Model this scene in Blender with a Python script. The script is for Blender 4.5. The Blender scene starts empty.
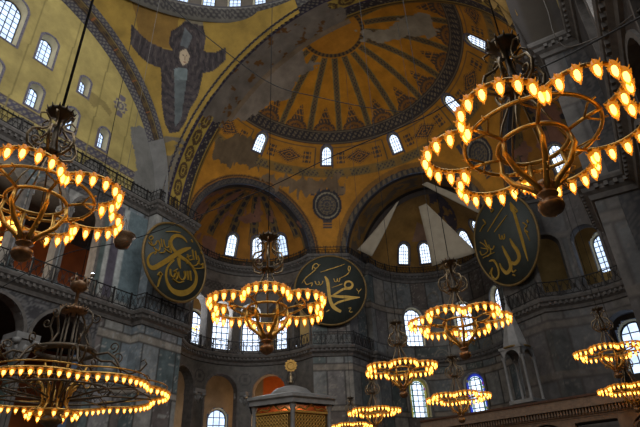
import bpy, math, random
import numpy as np
from mathutils import Vector, Matrix
random.seed(7); rng = np.random.default_rng(7)
SC = bpy.context.scene
COL = SC.collection
PI = math.pi
rad = math.radians

# ------------------------------------------------------------------ materials
def lin(c):
    c = [x/255.0 for x in c[:3]]
    return tuple((x/12.92 if x <= .04045 else ((x+.055)/1.055)**2.4) for x in c)

def new_mat(name):
    m = bpy.data.materials.new(name); m.use_nodes = True
    nt = m.node_tree; b = nt.nodes['Principled BSDF']
    return m, nt, b

def mat(name, rgb, rough=.6, metal=0.0, var=0.0, scale=4.0, bump=0.0, rgb2=None, spec=.5):
    m, nt, b = new_mat(name)
    b.inputs['Roughness'].default_value = rough; b.inputs['Metallic'].default_value = metal
    b.inputs['Specular IOR Level'].default_value = spec
    c = lin(rgb)
    if var > 0 or rgb2:
        tc = nt.nodes.new('ShaderNodeTexCoord'); n = nt.nodes.new('ShaderNodeTexNoise')
        n.inputs['Scale'].default_value = scale; n.inputs['Detail'].default_value = 6
        nt.links.new(tc.outputs['Object'], n.inputs['Vector'])
        r = nt.nodes.new('ShaderNodeValToRGB')
        c2 = lin(rgb2) if rgb2 else tuple(x*(1-var) for x in c)
        r.color_ramp.elements[0].position = .35; r.color_ramp.elements[1].position = .68
        r.color_ramp.elements[0].color = (*c2, 1); r.color_ramp.elements[1].color = (*c, 1)
        nt.links.new(n.outputs['Fac'], r.inputs['Fac']); nt.links.new(r.outputs['Color'], b.inputs['Base Color'])
        if bump > 0:
            bp = nt.nodes.new('ShaderNodeBump'); bp.inputs['Strength'].default_value = bump
            nt.links.new(n.outputs['Fac'], bp.inputs['Height']); nt.links.new(bp.outputs['Normal'], b.inputs['Normal'])
    else:
        b.inputs['Base Color'].default_value = (*c, 1)
    return m

def painted(name, var=.35, scale=.6, rough=.75, bump=.15, spec=.3):
    """surface whose own pattern is stored as a colour attribute, weathered by noise"""
    m, nt, b = new_mat(name)
    a = nt.nodes.new('ShaderNodeAttribute'); a.attribute_name = 'Col'
    tc = nt.nodes.new('ShaderNodeTexCoord')
    n = nt.nodes.new('ShaderNodeTexNoise'); n.inputs['Scale'].default_value = scale; n.inputs['Detail'].default_value = 9
    n.inputs['Roughness'].default_value = .68
    nt.links.new(tc.outputs['Object'], n.inputs['Vector'])
    mr = nt.nodes.new('ShaderNodeMapRange'); mr.inputs[1].default_value = .3; mr.inputs[2].default_value = .7
    mr.inputs[3].default_value = 1-var; mr.inputs[4].default_value = 1+var*.5
    nt.links.new(n.outputs['Fac'], mr.inputs[0])
    mx = nt.nodes.new('ShaderNodeVectorMath'); mx.operation = 'SCALE'
    nt.links.new(a.outputs['Color'], mx.inputs[0]); nt.links.new(mr.outputs[0], mx.inputs['Scale'])
    nt.links.new(mx.outputs[0], b.inputs['Base Color'])
    b.inputs['Roughness'].default_value = rough; b.inputs['Specular IOR Level'].default_value = spec
    bp = nt.nodes.new('ShaderNodeBump'); bp.inputs['Strength'].default_value = bump
    nt.links.new(n.outputs['Fac'], bp.inputs['Height']); nt.links.new(bp.outputs['Normal'], b.inputs['Normal'])
    return m

def emis(name, rgb, strength, var=0):
    m, nt, b = new_mat(name)
    b.inputs['Base Color'].default_value = (.02, .02, .02, 1)
    b.inputs['Emission Color'].default_value = (*lin(rgb), 1); b.inputs['Emission Strength'].default_value = strength
    if var:
        tc = nt.nodes.new('ShaderNodeTexCoord'); n = nt.nodes.new('ShaderNodeTexNoise'); n.inputs['Scale'].default_value = 1.2
        nt.links.new(tc.outputs['Object'], n.inputs['Vector'])
        mr = nt.nodes.new('ShaderNodeMapRange'); mr.inputs[1].default_value = .35; mr.inputs[2].default_value = .65
        mr.inputs[3].default_value = strength*(1-var); mr.inputs[4].default_value = strength
        nt.links.new(n.outputs['Fac'], mr.inputs[0]); nt.links.new(mr.outputs[0], b.inputs['Emission Strength'])
    return m

def lamp_glass():
    """amber glass shell, lit from the bulb inside"""
    m, nt, b = new_mat('amber lamp glass')
    t = nt.nodes.new('ShaderNodeBsdfTransparent'); t.inputs[0].default_value = (1, .72, .3, 1); mx = nt.nodes.new('ShaderNodeMixShader'); mx.inputs[0].default_value = .45
    nt.links.new(t.outputs[0], mx.inputs[1]); nt.links.new(b.outputs[0], mx.inputs[2]); nt.links.new(mx.outputs[0], nt.nodes['Material Output'].inputs['Surface'])
    b.inputs['Base Color'].default_value = (.7, .3, .04, 1); b.inputs['Roughness'].default_value = .15
    b.inputs['Emission Color'].default_value = (1, .42, .045, 1); b.inputs['Emission Strength'].default_value = .42
    return m
M = dict(
    glass=lamp_glass(), bulb=emis('glowing bulb', (255, 220, 146), 10),
    bronze=mat('gilded bronze', (226, 178, 92), .36, .8, .3, 9),
    amber=emis('amber glass petals', (255, 150, 30), .55),
    railiron=mat('black railing iron', (50, 46, 44), .55, .4, .3, 8),
    iron=mat('dark wrought iron', (104, 92, 76), .45, .65, .35, 8),
    silver=mat('dull brass', (150, 130, 100), .35, .8, .3, 9),
    copper=mat('aged copper', (150, 118, 88), .4, .7, .4, 12),
    cable=mat('black cable', (28, 26, 26), .7),
    chain=mat('steel chain', (95, 90, 84), .45, .6),
    paint=painted('painted plaster'),
    marble=painted('veined marble', .45, 1.3, .5, .08, .4),
    carved=painted('carved stone', .5, 5.0, .8, .6),
    stone=mat('grey stone moulding', (112, 106, 100), .7, 0, .4, 3, .3),
    pale=mat('pale marble', (150, 148, 144), .5, 0, .3, 2, .1),
    darkstone=mat('dark stone', (70, 64, 58), .8, 0, .4, 2, .3),
    floor=mat('worn marble floor', (100, 92, 84), .5, 0, .3, .4),
    green=mat('green verd antique', (74, 88, 82), .35, 0, .5, 2.5),
    porph=mat('porphyry shaft', (84, 62, 60), .35, 0, .4, 3),
    disc=mat('dark green board', (62, 68, 62), .6, 0, .25, 1.5),
    gold=mat('gold leaf lettering', (190, 150, 58), .42, .35, .2, 3),
    goldrim=mat('gilt moulding', (140, 112, 62), .5, .35, .3, 4),
    gilt=mat('gilt lattice', (225, 175, 85), .4, .35, .3, 14),
    cloth=mat('off white canvas', (178, 166, 144), .9, 0, .15, 1.5),
    pane=emis('daylit glass', (200, 222, 255), 1.9, .35),
    panehi=emis('bright daylit glass', (214, 230, 255), 2.4, .3),
    lead=mat('window leading', (52, 54, 60), .7),
    blueglass=emis('blue stained glass', (52, 78, 225), .75, .6),
    greenglass=emis('green stained glass', (70, 160, 130), .5, .5),
    yellowglass=emis('yellow stained glass', (190, 185, 90), .5, .6),
    redglass=emis('violet stained glass', (150, 70, 170), .6, .5),
    reveal=mat('window reveal plaster', (205, 190, 150), .8, 0, .2, 2),
    orange=mat('orange plaster', (190, 100, 45), .85, 0, .3, .8),
    spot=emis('white spot lamp', (225, 235, 255), 14),
)

# ------------------------------------------------------------------ object helpers
def tag(o, label=None, cat=None, group=None, kind=None):
    if label: o['label'] = label
    if cat: o['category'] = cat
    if group: o['group'] = group
    if kind: o['kind'] = kind
    return o

def empty(name, loc=(0, 0, 0), rz=0.0, rx=0.0):
    o = bpy.data.objects.new(name, None); COL.objects.link(o)
    o.empty_display_size = .2
    o.location = loc; o.rotation_euler = (rx, 0, rz)
    return o

def children(o): return [c for c in COL.objects if c.parent == o]
def copy_tree(o, kids, parent=None):
    c = o.copy(); COL.objects.link(c); c.parent = parent
    for k in kids.get(o.name, []): copy_tree(k, kids, c)
    return c
def kidmap():
    d = {}
    for c in COL.objects:
        if c.parent: d.setdefault(c.parent.name, []).append(c)
    return d

class MB:
    def __init__(s): s.v = []; s.f = []; s.m = []; s.sm = []
    def add(s, vs, fs, mi=0, smooth=False):
        b = len(s.v); s.v += [tuple(map(float, p)) for p in vs]
        s.f += [tuple(i+b for i in f) for f in fs]; s.m += [mi]*len(fs); s.sm += [smooth]*len(fs)
    def box(s, x0, x1, y0, y1, z0, z1, mi=0, T=None):
        vs = [(x, y, z) for z in (z0, z1) for y in (y0, y1) for x in (x0, x1)]
        if T: vs = [T(p) for p in vs]
        s.add(vs, [(0, 2, 3, 1), (4, 5, 7, 6), (0, 1, 5, 4), (2, 6, 7, 3), (0, 4, 6, 2), (1, 3, 7, 5)], mi)
    def tube(s, pts, r, n=8, mi=0, closed=False, flat=None, smooth=True):
        P = [Vector(p) for p in pts]; N = len(P)
        R = r if isinstance(r, (list, tuple)) else [r]*N
        tg = []
        for i in range(N):
            a = P[(i-1) % N] if (closed or i > 0) else P[0]
            b = P[(i+1) % N] if (closed or i < N-1) else P[-1]
            t = (b-a); t = t.normalized() if t.length > 1e-9 else Vector((0, 0, 1)); tg.append(t)
        u = Vector((0, 0, 1)) if abs(tg[0].z) < .9 else Vector((1, 0, 0))
        vs = []
        for i in range(N):
            u = (u - tg[i]*u.dot(tg[i]))
            if u.length < 1e-6: u = Vector((1, 0, 0)) - tg[i]*tg[i].x
            u.normalize(); w = tg[i].cross(u)
            fx, fy = (flat if flat else (1, 1))
            for k in range(n):
                a = 2*PI*k/n
                vs.append(P[i]+(u*math.cos(a)*fx+w*math.sin(a)*fy)*R[i])
        fs = []
        for i in range(N if closed else N-1):
            j = (i+1) % N
            for k in range(n): fs.append((i*n+k, i*n+(k+1) % n, j*n+(k+1) % n, j*n+k))
        if not closed: fs += [tuple(range(n))[::-1], tuple((N-1)*n+k for k in range(n))]
        s.add(vs, fs, mi, smooth)
    def lathe(s, prof, n=16, mi=0, c=(0, 0, 0), smooth=True, a0=0, a1=2*PI, T=None):
        full = abs(a1-a0-2*PI) < 1e-6; cols = n if full else n+1; vs = []
        for r, z in prof:
            for k in range(cols):
                a = a0+(a1-a0)*k/n; p = (c[0]+r*math.cos(a), c[1]+r*math.sin(a), c[2]+z); vs.append(T(p) if T else p)
        fs = []
        for i in range(len(prof)-1):
            for k in range(n):
                k2 = (k+1) % cols
                fs.append((i*cols+k, i*cols+k2, (i+1)*cols+k2, (i+1)*cols+k))
        s.add(vs, fs, mi, smooth)
    def sweep(s, path, prof, mi=0, closed=False, T=None):
        """profile (out, z) swept along a 2D path, mitred; out = left of travel"""
        n = len(path); vs = []
        for i in range(n):
            a = path[i-1] if (i > 0 or closed) else None; b = path[(i+1) % n] if (i < n-1 or closed) else None
            p = path[i]; ns = []
            if a is not None: d = (p[0]-a[0], p[1]-a[1]); l = math.hypot(*d) or 1; ns.append((-d[1]/l, d[0]/l))
            if b is not None: d = (b[0]-p[0], b[1]-p[1]); l = math.hypot(*d) or 1; ns.append((-d[1]/l, d[0]/l))
            m = (sum(q[0] for q in ns), sum(q[1] for q in ns)); l = math.hypot(*m) or 1; m = (m[0]/l, m[1]/l)
            k = 1/max(.35, m[0]*ns[0][0]+m[1]*ns[0][1])
            for o, z in prof: vs.append((p[0]+m[0]*o*k, p[1]+m[1]*o*k, z))
        q = len(prof); fs = []
        for i in range(n if closed else n-1):
            j = (i+1) % n
            for k in range(q-1): fs.append((i*q+k, i*q+k+1, j*q+k+1, j*q+k))
        s.add(vs, fs, mi)
    def build(s, name, mats, parent=None, loc=None):
        me = bpy.data.meshes.new(name); me.from_pydata(s.v, [], s.f)
        for mm in (mats if isinstance(mats, (list, tuple)) else [mats]): me.materials.append(mm)
        me.polygons.foreach_set('material_index', s.m); me.polygons.foreach_set('use_smooth', s.sm)
        me.update()
        o = bpy.data.objects.new(name, me); COL.objects.link(o)
        if parent: o.parent = parent
        if loc: o.location = loc
        return o

def surf(name, U, V, fn, colfn, material, mask=None, parent=None, kind='structure', smooth=True):
    """dense parametric surface with its painted pattern as a colour attribute. U, V 1-D arrays"""
    uu, vv = np.meshgrid(U, V, indexing='ij'); nu, nv = uu.shape
    P = np.stack(fn(uu, vv), -1).reshape(-1, 3).astype(np.float32)
    C = colfn(uu, vv, P.reshape(nu, nv, 3)).reshape(-1, 3)
    i, j = np.meshgrid(np.arange(nu-1), np.arange(nv-1), indexing='ij')
    a = (i*nv+j).ravel(); F = np.stack([a, a+nv, a+nv+1, a+1], 1)
    if mask is not None:
        K = mask(uu, vv, P.reshape(nu, nv, 3)).reshape(-1)
        F = F[K[F].sum(1) >= 3]
    used = np.zeros(len(P), bool); used[F.ravel()] = True
    idx = np.cumsum(used)-1; F = idx[F]; P = P[used]; C = C[used]
    me = bpy.data.meshes.new(name)
    me.vertices.add(len(P)); me.vertices.foreach_set('co', P.ravel())
    me.loops.add(F.size); me.loops.foreach_set('vertex_index', F.ravel().astype(np.int32))
    me.polygons.add(len(F)); me.polygons.foreach_set('loop_start', np.arange(0, F.size, 4, dtype=np.int32))
    me.update(calc_edges=True)
    me.polygons.foreach_set('use_smooth', np.full(len(F), smooth))
    at = me.color_attributes.new('Col', 'FLOAT_COLOR', 'POINT')
    at.data.foreach_set('color', np.concatenate([C, np.ones((len(C), 1))], 1).astype(np.float32).ravel())
    me.materials.append(material); me.validate()
    o = bpy.data.objects.new(name, me); COL.objects.link(o)
    if parent: o.parent = parent
    elif kind: o['kind'] = kind
    return o

def L(c): return np.array(lin(c))
def inpoly(X, Y, pts):
    r = np.zeros(X.shape, bool); n = len(pts)
    for i in range(n):
        x0, y0 = pts[i]; x1, y1 = pts[i-1]
        if y0 == y1: continue
        c = ((y0 > Y) != (y1 > Y)) & (X < (x1-x0)*(Y-y0)/(y1-y0)+x0)
        r ^= c
    return r
def vnoise(X, Y, s=1.0, seed=0):
    """smooth value noise, 0..1"""
    X = X*s; Y = Y*s; xi = np.floor(X).astype(int); yi = np.floor(Y).astype(int); fx = X-xi; fy = Y-yi
    def h(a, b): return np.mod(np.sin(a*127.1+b*311.7+seed*74.7)*43758.5453, 1.0)
    fx = fx*fx*(3-2*fx); fy = fy*fy*(3-2*fy)
    return (h(xi, yi)*(1-fx)+h(xi+1, yi)*fx)*(1-fy)+(h(xi, yi+1)*(1-fx)+h(xi+1, yi+1)*fx)*fy
def fbm(X, Y, s=1.0, seed=0): return vnoise(X, Y, s, seed)*.5+vnoise(X, Y, s*2.1, seed+3)*.3+vnoise(X, Y, s*4.3, seed+5)*.2
def put(C, m, c):
    C[m] = c
def guil(a, b, pa, pb):
    """interlace ornament: dark lines on a light ground"""
    x = a/pa*2*PI; y = b/pb*PI
    return (np.abs(np.sin(x/2)*1.0-np.sin(y)) < .3) | (np.abs(np.sin(x/2+PI)-np.sin(y)) < .3)
def lattice(a, b, p):
    return (np.abs(np.mod((a+b)/p, 1)-.5) < .2) | (np.abs(np.mod((a-b)/p, 1)-.5) < .2)

# ------------------------------------------------------------------ measurements (x south, y east, z up)
ZG, ZC = 14.8, 24.4           # gallery cornice and upper cornice
YC, R = 19.4, 16.0            # east half dome
EX = (13.3, 25.4); ER = 6.58  # exedrae at +-13.3
QA = (10.6, 31.35); QB = (7.5, 33.5)  # secondary pier corners
AY, AR = 37.3, 6.8            # apse

OCH = L((196, 134, 44)); OCH2 = L((176, 150, 70)); TYM = L((172, 154, 92)); DK = L((52, 44, 42)); DK2 = L((84, 74, 66))
PLA = L((142, 130, 116)); BLU = L((70, 66, 92)); WHT = L((170, 160, 132)); BRN = L((96, 64, 30))

# ------------------------------------------------------------------ windows
wn = [0]
def window(loc, yaw, w, h, label=None, cols=3, rows=5, depth=.9, front=None, pane='pane', arch=True, stained=False, ring=True, reveal_in=0.0):
    """arched window; yaw = direction (degrees from +x, ccw) in which the pane looks INTO the room. loc = sill centre on the wall face"""
    wn[0] += 1
    root = empty('window_%d' % wn[0], loc, rad(yaw)-PI/2); root['kind'] = 'structure'   # local -y = outwards?, local +y = into room
    r = w/2 if arch else 0
    out = [(-w/2, 0)]
    if arch:
        for k in range(0, 13): a = PI-PI*k/12; out.append((r*math.cos(a), h-r+r*math.sin(a)))
    else: out += [(-w/2, h), (w/2, h)]
    out.append((w/2, 0))
    def fr(x, z): return front(x, z) if front else reveal_in
    # reveal tunnel
    m = MB(); n = len(out)
    Yp = lambda x, z: (front(x, z) if front else 0)-depth
    vs = [(x, fr(x, z), z) for x, z in out]+[(x*.93, Yp(x*.93, .03+z*.96), .03+z*.96) for x, z in out]
    m.add(vs, [(i, (i+1) % n, n+(i+1) % n, n+i) for i in range(n)])
    m.build('window_reveal', M['reveal'], root)
    # pane
    m = MB(); zz = [.03+.96*h*k/10 for k in range(11)]; vs = []
    for z in zz:
        hw = (math.sqrt(max(1e-4, r*r-max(0, z/.96-h+r)**2)) if arch else w/2)*.93
        vs += [(-hw, Yp(hw, z)+.02, z), (hw, Yp(hw, z)+.02, z)]
    m.add(vs, [(2*k, 2*k+1, 2*k+3, 2*k+2) for k in range(10)])
    pmat = M[pane]; m.build('pane', pmat, root)
    # frame with glazing bars
    m = MB(); b = .05*max(1, w/1.5); y0, y1 = -depth+.03, -depth+.09
    for i in range(1, cols):
        x = -w*.93/2+w*.93*i/cols; top = (h-r+math.sqrt(max(0, r*r-x*x)))*.96 if arch else h*.96
        m.tube([(x, Yp(x, top*q/6)+.06, top*q/6) for q in range(7)], b*.6, 4, smooth=False)
    for j in range(1, rows):
        z = h*.96*j/rows; hw = w*.93/2
        if arch and z > h-r: hw = math.sqrt(max(0, r*r-(z-h+r)**2))*.93
        m.tube([(-hw, Yp(hw, z)+.06, z), (hw, Yp(hw, z)+.06, z)], b*.6, 4, smooth=False)
    m.tube([(x*.91, Yp(x*.91, .05+z*.95)+.05, .05+z*.95) for x, z in out], b*.9, 5, closed=True, smooth=False)
    m.build('window_frame', M['lead'], root)
    if stained:
        k = 0
        for nm, i0, i1, mt in (('greenglass', .52, .62, 0), ('blueglass', .66, .92, 0)):
            mm = MB(); N = 40; vs = []
            for t in range(N+1):
                # follow the outline
                q = t/N; Ls = [(-w/2, 0)]+out[1:-1]+[(w/2, 0)]
                f = q*(len(Ls)-1); i = min(int(f), len(Ls)-2); g = f-i
                x = Ls[i][0]*(1-g)+Ls[i+1][0]*g; z = Ls[i][1]*(1-g)+Ls[i+1][1]*g
                for s_ in (i0, i1): vs.append((x*s_, -depth+.1, (h-r)*(1-s_)*.55*0+ (z*s_ if z > h-r else z*.96)+ ((h-r)*(1-s_) if z > h-r else 0)))
            mm.add(vs, [(2*i, 2*i+2, 2*i+3, 2*i+1) for i in range(N)])
            mm.build('stained_border', M[nm] if not (stained and loc[0] < -2 and nm == 'blueglass') else M['yellowglass'], root)
        for j in range(9):
            mm = MB(); x = random.choice((-1, 1))*w*.36; z = h*(.08+.1*j)
            if z < h-r*.6:
                mm.box(x-.09, x+.09, -depth+.1, -depth+.13, z, z+.25); mm.build('coloured_pane', M[random.choice(['yellowglass', 'redglass', 'yellowglass'])], root)
    if ring:
        m = MB(); hw = .14
        o2 = [(x*(1+.3/w), z+(.14 if z > h/2 else (-.14 if z <= .01 else 0))) for x, z in out]
        m.add([(x, fr(x, z)+.02, z) for x, z in out]+[(x, fr(x, z)+.03, z) for x, z in o2], [(i, n+i, n+(i+1) % n, (i+1) % n) for i in range(n)])
        m.build('painted_surround', M['ringpaint'], root)
    return root
M['ringpaint'] = mat('violet grey painted border', (66, 62, 84), .8, 0, .6, 9, 0, (120, 114, 118))

# ------------------------------------------------------------------ north tympanum
TX = -16.1
def r_in(phi): return 14.95-1.0*np.sin(phi)
def tymp(y, z):
    return (np.full_like(y, TX), y, z)
tw = [(0, 26.95, 1.15, 2.1), (3.1, 26.95, 1.0, 2.1), (-3.1, 26.95, 1.0, 2.1), (6.1, 26.95, .95, 2.0), (-6.1, 26.95, .95, 2.0), (9.0, 26.95, .85, 2.0), (-9, 26.95, .85, 2.0),
      (-.1, 31.0, 1.9, 4.3), (2.95, 31.1, 1.3, 2.9), (-3.1, 31.1, 1.3, 2.9), (6.45, 30.75, .85, 1.75), (-6.45, 30.75, .85, 1.75)]
def winmask(y, z, wins, g=.06):
    k = np.zeros(y.shape, bool)
    for (c, z0, w, h) in wins:
        r = w/2
        k |= (np.abs(y-c) < w/2+g*.3) & (z > z0-g*.3) & (z < z0+h-r)
        k |= (np.hypot(y-c, z-(z0+h-r)) < r+g*.3)
    return k
def tcol(y, z, P):
    C = np.empty(y.shape+(3,)); C[:] = TYM
    n = fbm(y, z, .35, 1); C *= (0.82+.36*n)[..., None]
    # ornament band under the windows
    b = (z > 25.95) & (z < 26.6)
    put(C, b, L((130, 122, 106))); put(C, b & lattice(y, z-26.27, .55), L((78, 74, 86))); put(C, ((np.abs(z-25.92) < .07) | (np.abs(z-26.62) < .06)), L((84, 70, 70)))
    for (c, zc) in ((9.9, 32.1), (12.1, 29.9), (-9.9, 32.1), (-12.1, 29.9)):
        d = np.hypot(y-c, (z-zc)*.85); a = np.arctan2(z-zc, y-c)
        k = (d < .62+.12*np.cos(8*a)) | ((np.abs(y-c) < .3) & (np.abs(z-zc) < 1.25) & (np.abs(np.sin((z-zc)*5)) > .35))
        put(C, k, L((104, 96, 104))); put(C, (np.abs(d-.42) < .07) | (d < .18), L((170, 160, 120)))
    # bare grey stone beside the arch foot and plaster loss
    g = (y > 12.4+(z-24.4)*-.12+1.1*(fbm(y, z, .5, 4)-.5)*2) & (z < 33) & (y > 11.2)
    put(C, g & (z < 31.5), L((120, 118, 112))*1.0)
    put(C, inpoly(y, z, [(7.0, 31.6), (8.6, 31.4), (9.3, 30.9), (9.1, 30.4), (8.1, 30.9), (7.6, 30.2), (6.9, 30.5)]), L((140, 124, 74)))
    put(C, inpoly(-y, z, [(9.3, 33.5), (12.9, 31.5), (13.3, 35), (9, 38)]), L((150, 120, 60)))
    # lunettes of grey stone below the band
    for c in (-9, -6.1, -3.1, 0, 3.1, 6.1, 9.0):
        d = np.hypot(y-c, z-24.6); put(C, (d < 1.15) & (z < 25.9), L((116, 112, 106))); put(C, (np.abs(d-1.1) < .08) & (z < 25.9), L((70, 66, 66)))
    # hairline vertical seams
    for c in (1.55, 4.6, 7.8, 10.9, -1.6, -4.6): put(C, np.abs(y-c-(z-27)*.02) < .05, L((134, 120, 70)))
    C[winmask(y, z, tw, .6)] = L((110, 100, 112))
    return C
surf('wall_north', np.arange(-15.2, 15.25, .1), np.arange(ZC-.1, 39.2, .1), tymp, tcol, M['paint'],
     lambda y, z, P: (np.hypot(y, z-ZC) < 15.3) & ~winmask(y, z, tw))
for (c, z0, w, h) in tw:
    if c < -4: continue
    big = w > 1.5
    window((TX, c, z0), 0, w, h, cols=4 if big else 3, rows=8 if big else (6 if h > 2.5 else 4), depth=.75, pane='pane')
# arch soffit north
def nsoff(phi, t):
    ro = 15.2; r = ro*(1-t)+r_in(phi)*t
    return (-14.85*(1-t)+(TX+.02)*t, r*np.cos(phi), ZC+r*np.sin(phi))
def nscol(phi, t, P):
    C = np.empty(phi.shape+(3,)); C[:] = L((120, 104, 60)); s = phi*15
    C[(t < .28)] = L((116, 110, 98)); C[(t > .66)] = L((118, 114, 106))
    put(C, ((t < .28) | (t > .66)) & lattice(s, t*1.6, .42), L((70, 66, 74)))
    k = (t > .34) & (t < .6); C[k] = L((92, 72, 40)); put(C, k & (np.abs(np.sin(s*2.6)*np.cos((t-.47)*26)) > .45), L((54, 44, 38))); put(C, k & (np.abs(np.sin(s*1.05)) < .07), L((140, 84, 42)))
    put(C, (np.abs(t-.3) < .025) | (np.abs(t-.64) < .025), L((58, 48, 48)))
    put(C, (phi < .42) | (phi > PI-.42), L((126, 124, 120)))
    return C
surf('ceiling', np.linspace(0, PI, 520), np.linspace(0, 1, 22), nsoff, nscol, M['paint'])

# ------------------------------------------------------------------ pendentives
PR = 15.2*math.sqrt(2)
def pend(az, z):
    rr = np.sqrt(np.maximum(PR*PR-(z-ZC)**2, 0)); a = np.radians(az)
    return (-rr*np.sin(a), rr*np.cos(a), z)
SER = [(60.5, 38.9), (57.0, 38.4), (54.1, 38.1), (49.9, 37.9), (47.2, 37.9), (48.5, 38.3), (48.4, 39.1), (46.0, 39.5), (44.0, 39.9), (40.5, 40.0), (37.9, 39.7), (37.1, 39.0), (37.7, 38.1), (34.5, 38.0), (30.6, 38.4), (31.0, 37.5), (34.9, 36.7), (37.9, 36.5), (38.3, 35.9), (39.1, 34.7), (41.2, 33.5), (41.9, 32.5), (43.5, 31.5), (45.7, 31.3), (47.1, 32.1), (48.6, 33.8), (49.4, 35.7), (50.0, 36.5), (53.4, 36.6), (56.4, 37.0), (59.4, 37.6)]
def pcol(az, z, P):
    C = np.empty(az.shape+(3,)); C[:] = L((158, 128, 56)); n = fbm(az*.25, z, .6, 2); C *= (.75+.5*n)[..., None]
    put(C, inpoly(az, z, [(62.2, 40.2), (46.1, 40.5), (46.7, 38.0), (56.8, 37.9), (59.6, 39.4)]) , L((132, 100, 44)))
    k = inpoly(az, z, SER); f = fbm(az*.5, z*2, 1.0, 5)
    C[k] = (L((64, 56, 56))*(.35+1.35*f)[..., None])[k]
    da = (az-43.4)*.36; dz = z-37.6; fe = np.sin(np.hypot(da, dz)*10+4.0*fbm(az, z, 1.2, 61)+np.sin(np.arctan2(dz, da)*14)*.8)
    g = vnoise(az, z, 3.2, 66); put(C, k & (fe > .7) & (g > .45), L((84, 75, 72))); put(C, k & (fe < -.75) & (g < .6), L((44, 40, 42)))
    for pl, c in (([(46.3, 36.6), (44.4, 36.8), (42.3, 36.7), (42.5, 35.9), (45.9, 35.8)], (112, 122, 122)), ([(45.9, 35.8), (42.5, 35.9), (42.9, 34.3), (43.2, 32.6), (44.6, 31.9), (45.2, 33.9)], (92, 98, 98)), ([(45.1, 38.3), (44.0, 39.5), (41.4, 39.0), (42.7, 38.2)], (100, 104, 106)), ([(45.4, 40.6), (37.7, 40.3), (38.0, 39.7), (44.0, 39.9)], (128, 118, 98))):
        kk = inpoly(az, z, pl); C[kk] = (L(c)*(.6+.7*f)[..., None])[kk]
    put(C, inpoly(az, z, [(45.0, 37.9), (43.3, 38.15), (41.9, 37.7), (42.4, 37.2), (43.8, 36.95), (44.9, 37.3)]), L((188, 168, 140)))
    put(C, (np.abs(np.abs(az-43.4)-.5) < .16) & (np.abs(z-37.68) < .07), L((60, 48, 40)))
    put(C, (np.abs(az-43.4) < .1) & (z > 37.35) & (z < 37.65), L((120, 92, 70))); put(C, (np.abs(az-43.4) < .4) & (np.abs(z-37.22) < .05), L((120, 70, 56)))
    put(C, (z < 31) & (fbm(az*.3, z, .8, 8) > .45), L((110, 100, 84)))
    return C
def pmask(az, z, P): return (np.abs(P[..., 0]) < 15.25) & (np.abs(P[..., 1]) < 15.35)
surf('ceiling', np.arange(4, 86, .22), np.arange(ZC, 40.35, .08), pend, pcol, M['paint'], pmask)
for sx, sy in ((1, 1), (1, -1), (-1, -1)):
    def f2(az, z, sx=sx, sy=sy):
        p = pend(az, z); return (-p[0]*sx, p[1]*sy, p[2])
    surf('ceiling', np.arange(4, 86, 1.2), np.arange(ZC, 40.6, .4), f2, lambda az, z, P: np.broadcast_to(L((140, 110, 56)), az.shape+(3,)).copy(), M['paint'], pmask)

# dome ring cornice, drum with windows, dome
RC = (1.0, .3)
m = MB(); N = 96
path = [(RC[0]+15.0*math.cos(-2*PI*k/N), RC[1]+15.0*math.sin(-2*PI*k/N)) for k in range(N)]
def ringcol(a, t, P):
    C = np.empty(a.shape+(3,)); C[:] = L((104, 100, 92)); put(C, (t > .12) & (t < .55) & lattice(a*15, t*1.9, .5), L((66, 62, 62))); put(C, t > .6, L((54, 50, 50)))
    return C
def ringf(a, t):
    r = 15.15-1.3*np.minimum(t/.55, 1)**.8*.75+np.where(t > .6, .15, 0); z = 39.9+np.minimum(t, .6)*1.3+np.maximum(t-.6, 0)*1.0
    return (RC[0]+r*np.cos(a), RC[1]+r*np.sin(a), z)
surf('trim_1', np.linspace(0, 2*PI, 720), np.linspace(0, 1, 22), ringf, ringcol, M['paint'])
def domef(a, e): return (RC[0]+15.2*np.cos(e)*np.cos(a), RC[1]+15.2*np.cos(e)*np.sin(a), 41.2+14.4*np.sin(e))
dw = [(k*9.0+4.5) for k in range(40)]
def dmask(a, e, P):
    da = np.abs(np.mod(np.degrees(a)-4.5+4.5, 9.0)-4.5)
    return ~((da < 2.2) & (P[..., 2] > 41.6) & (P[..., 2] < 44.6))
surf('ceiling', np.radians(np.arange(0, 360.2, .75)), np.linspace(0, PI/2, 90), domef, lambda a, e, P: np.where((np.abs(np.mod(np.degrees(a), 9)-4.5) < .9)[..., None], L((60, 54, 48)), L((80, 72, 62)))*np.where(P[..., 2:3] > 45, 1.6, 1.0), M['paint'], dmask)
for dg in dw:
    if 70 < (dg % 360) < 160:
        a = rad(dg); window((RC[0]+15.1*math.cos(a), RC[1]+15.1*math.sin(a), 41.6), dg+180, 1.2, 2.9, cols=3, rows=6, depth=.5, ring=False, reveal_in=.1)

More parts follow.
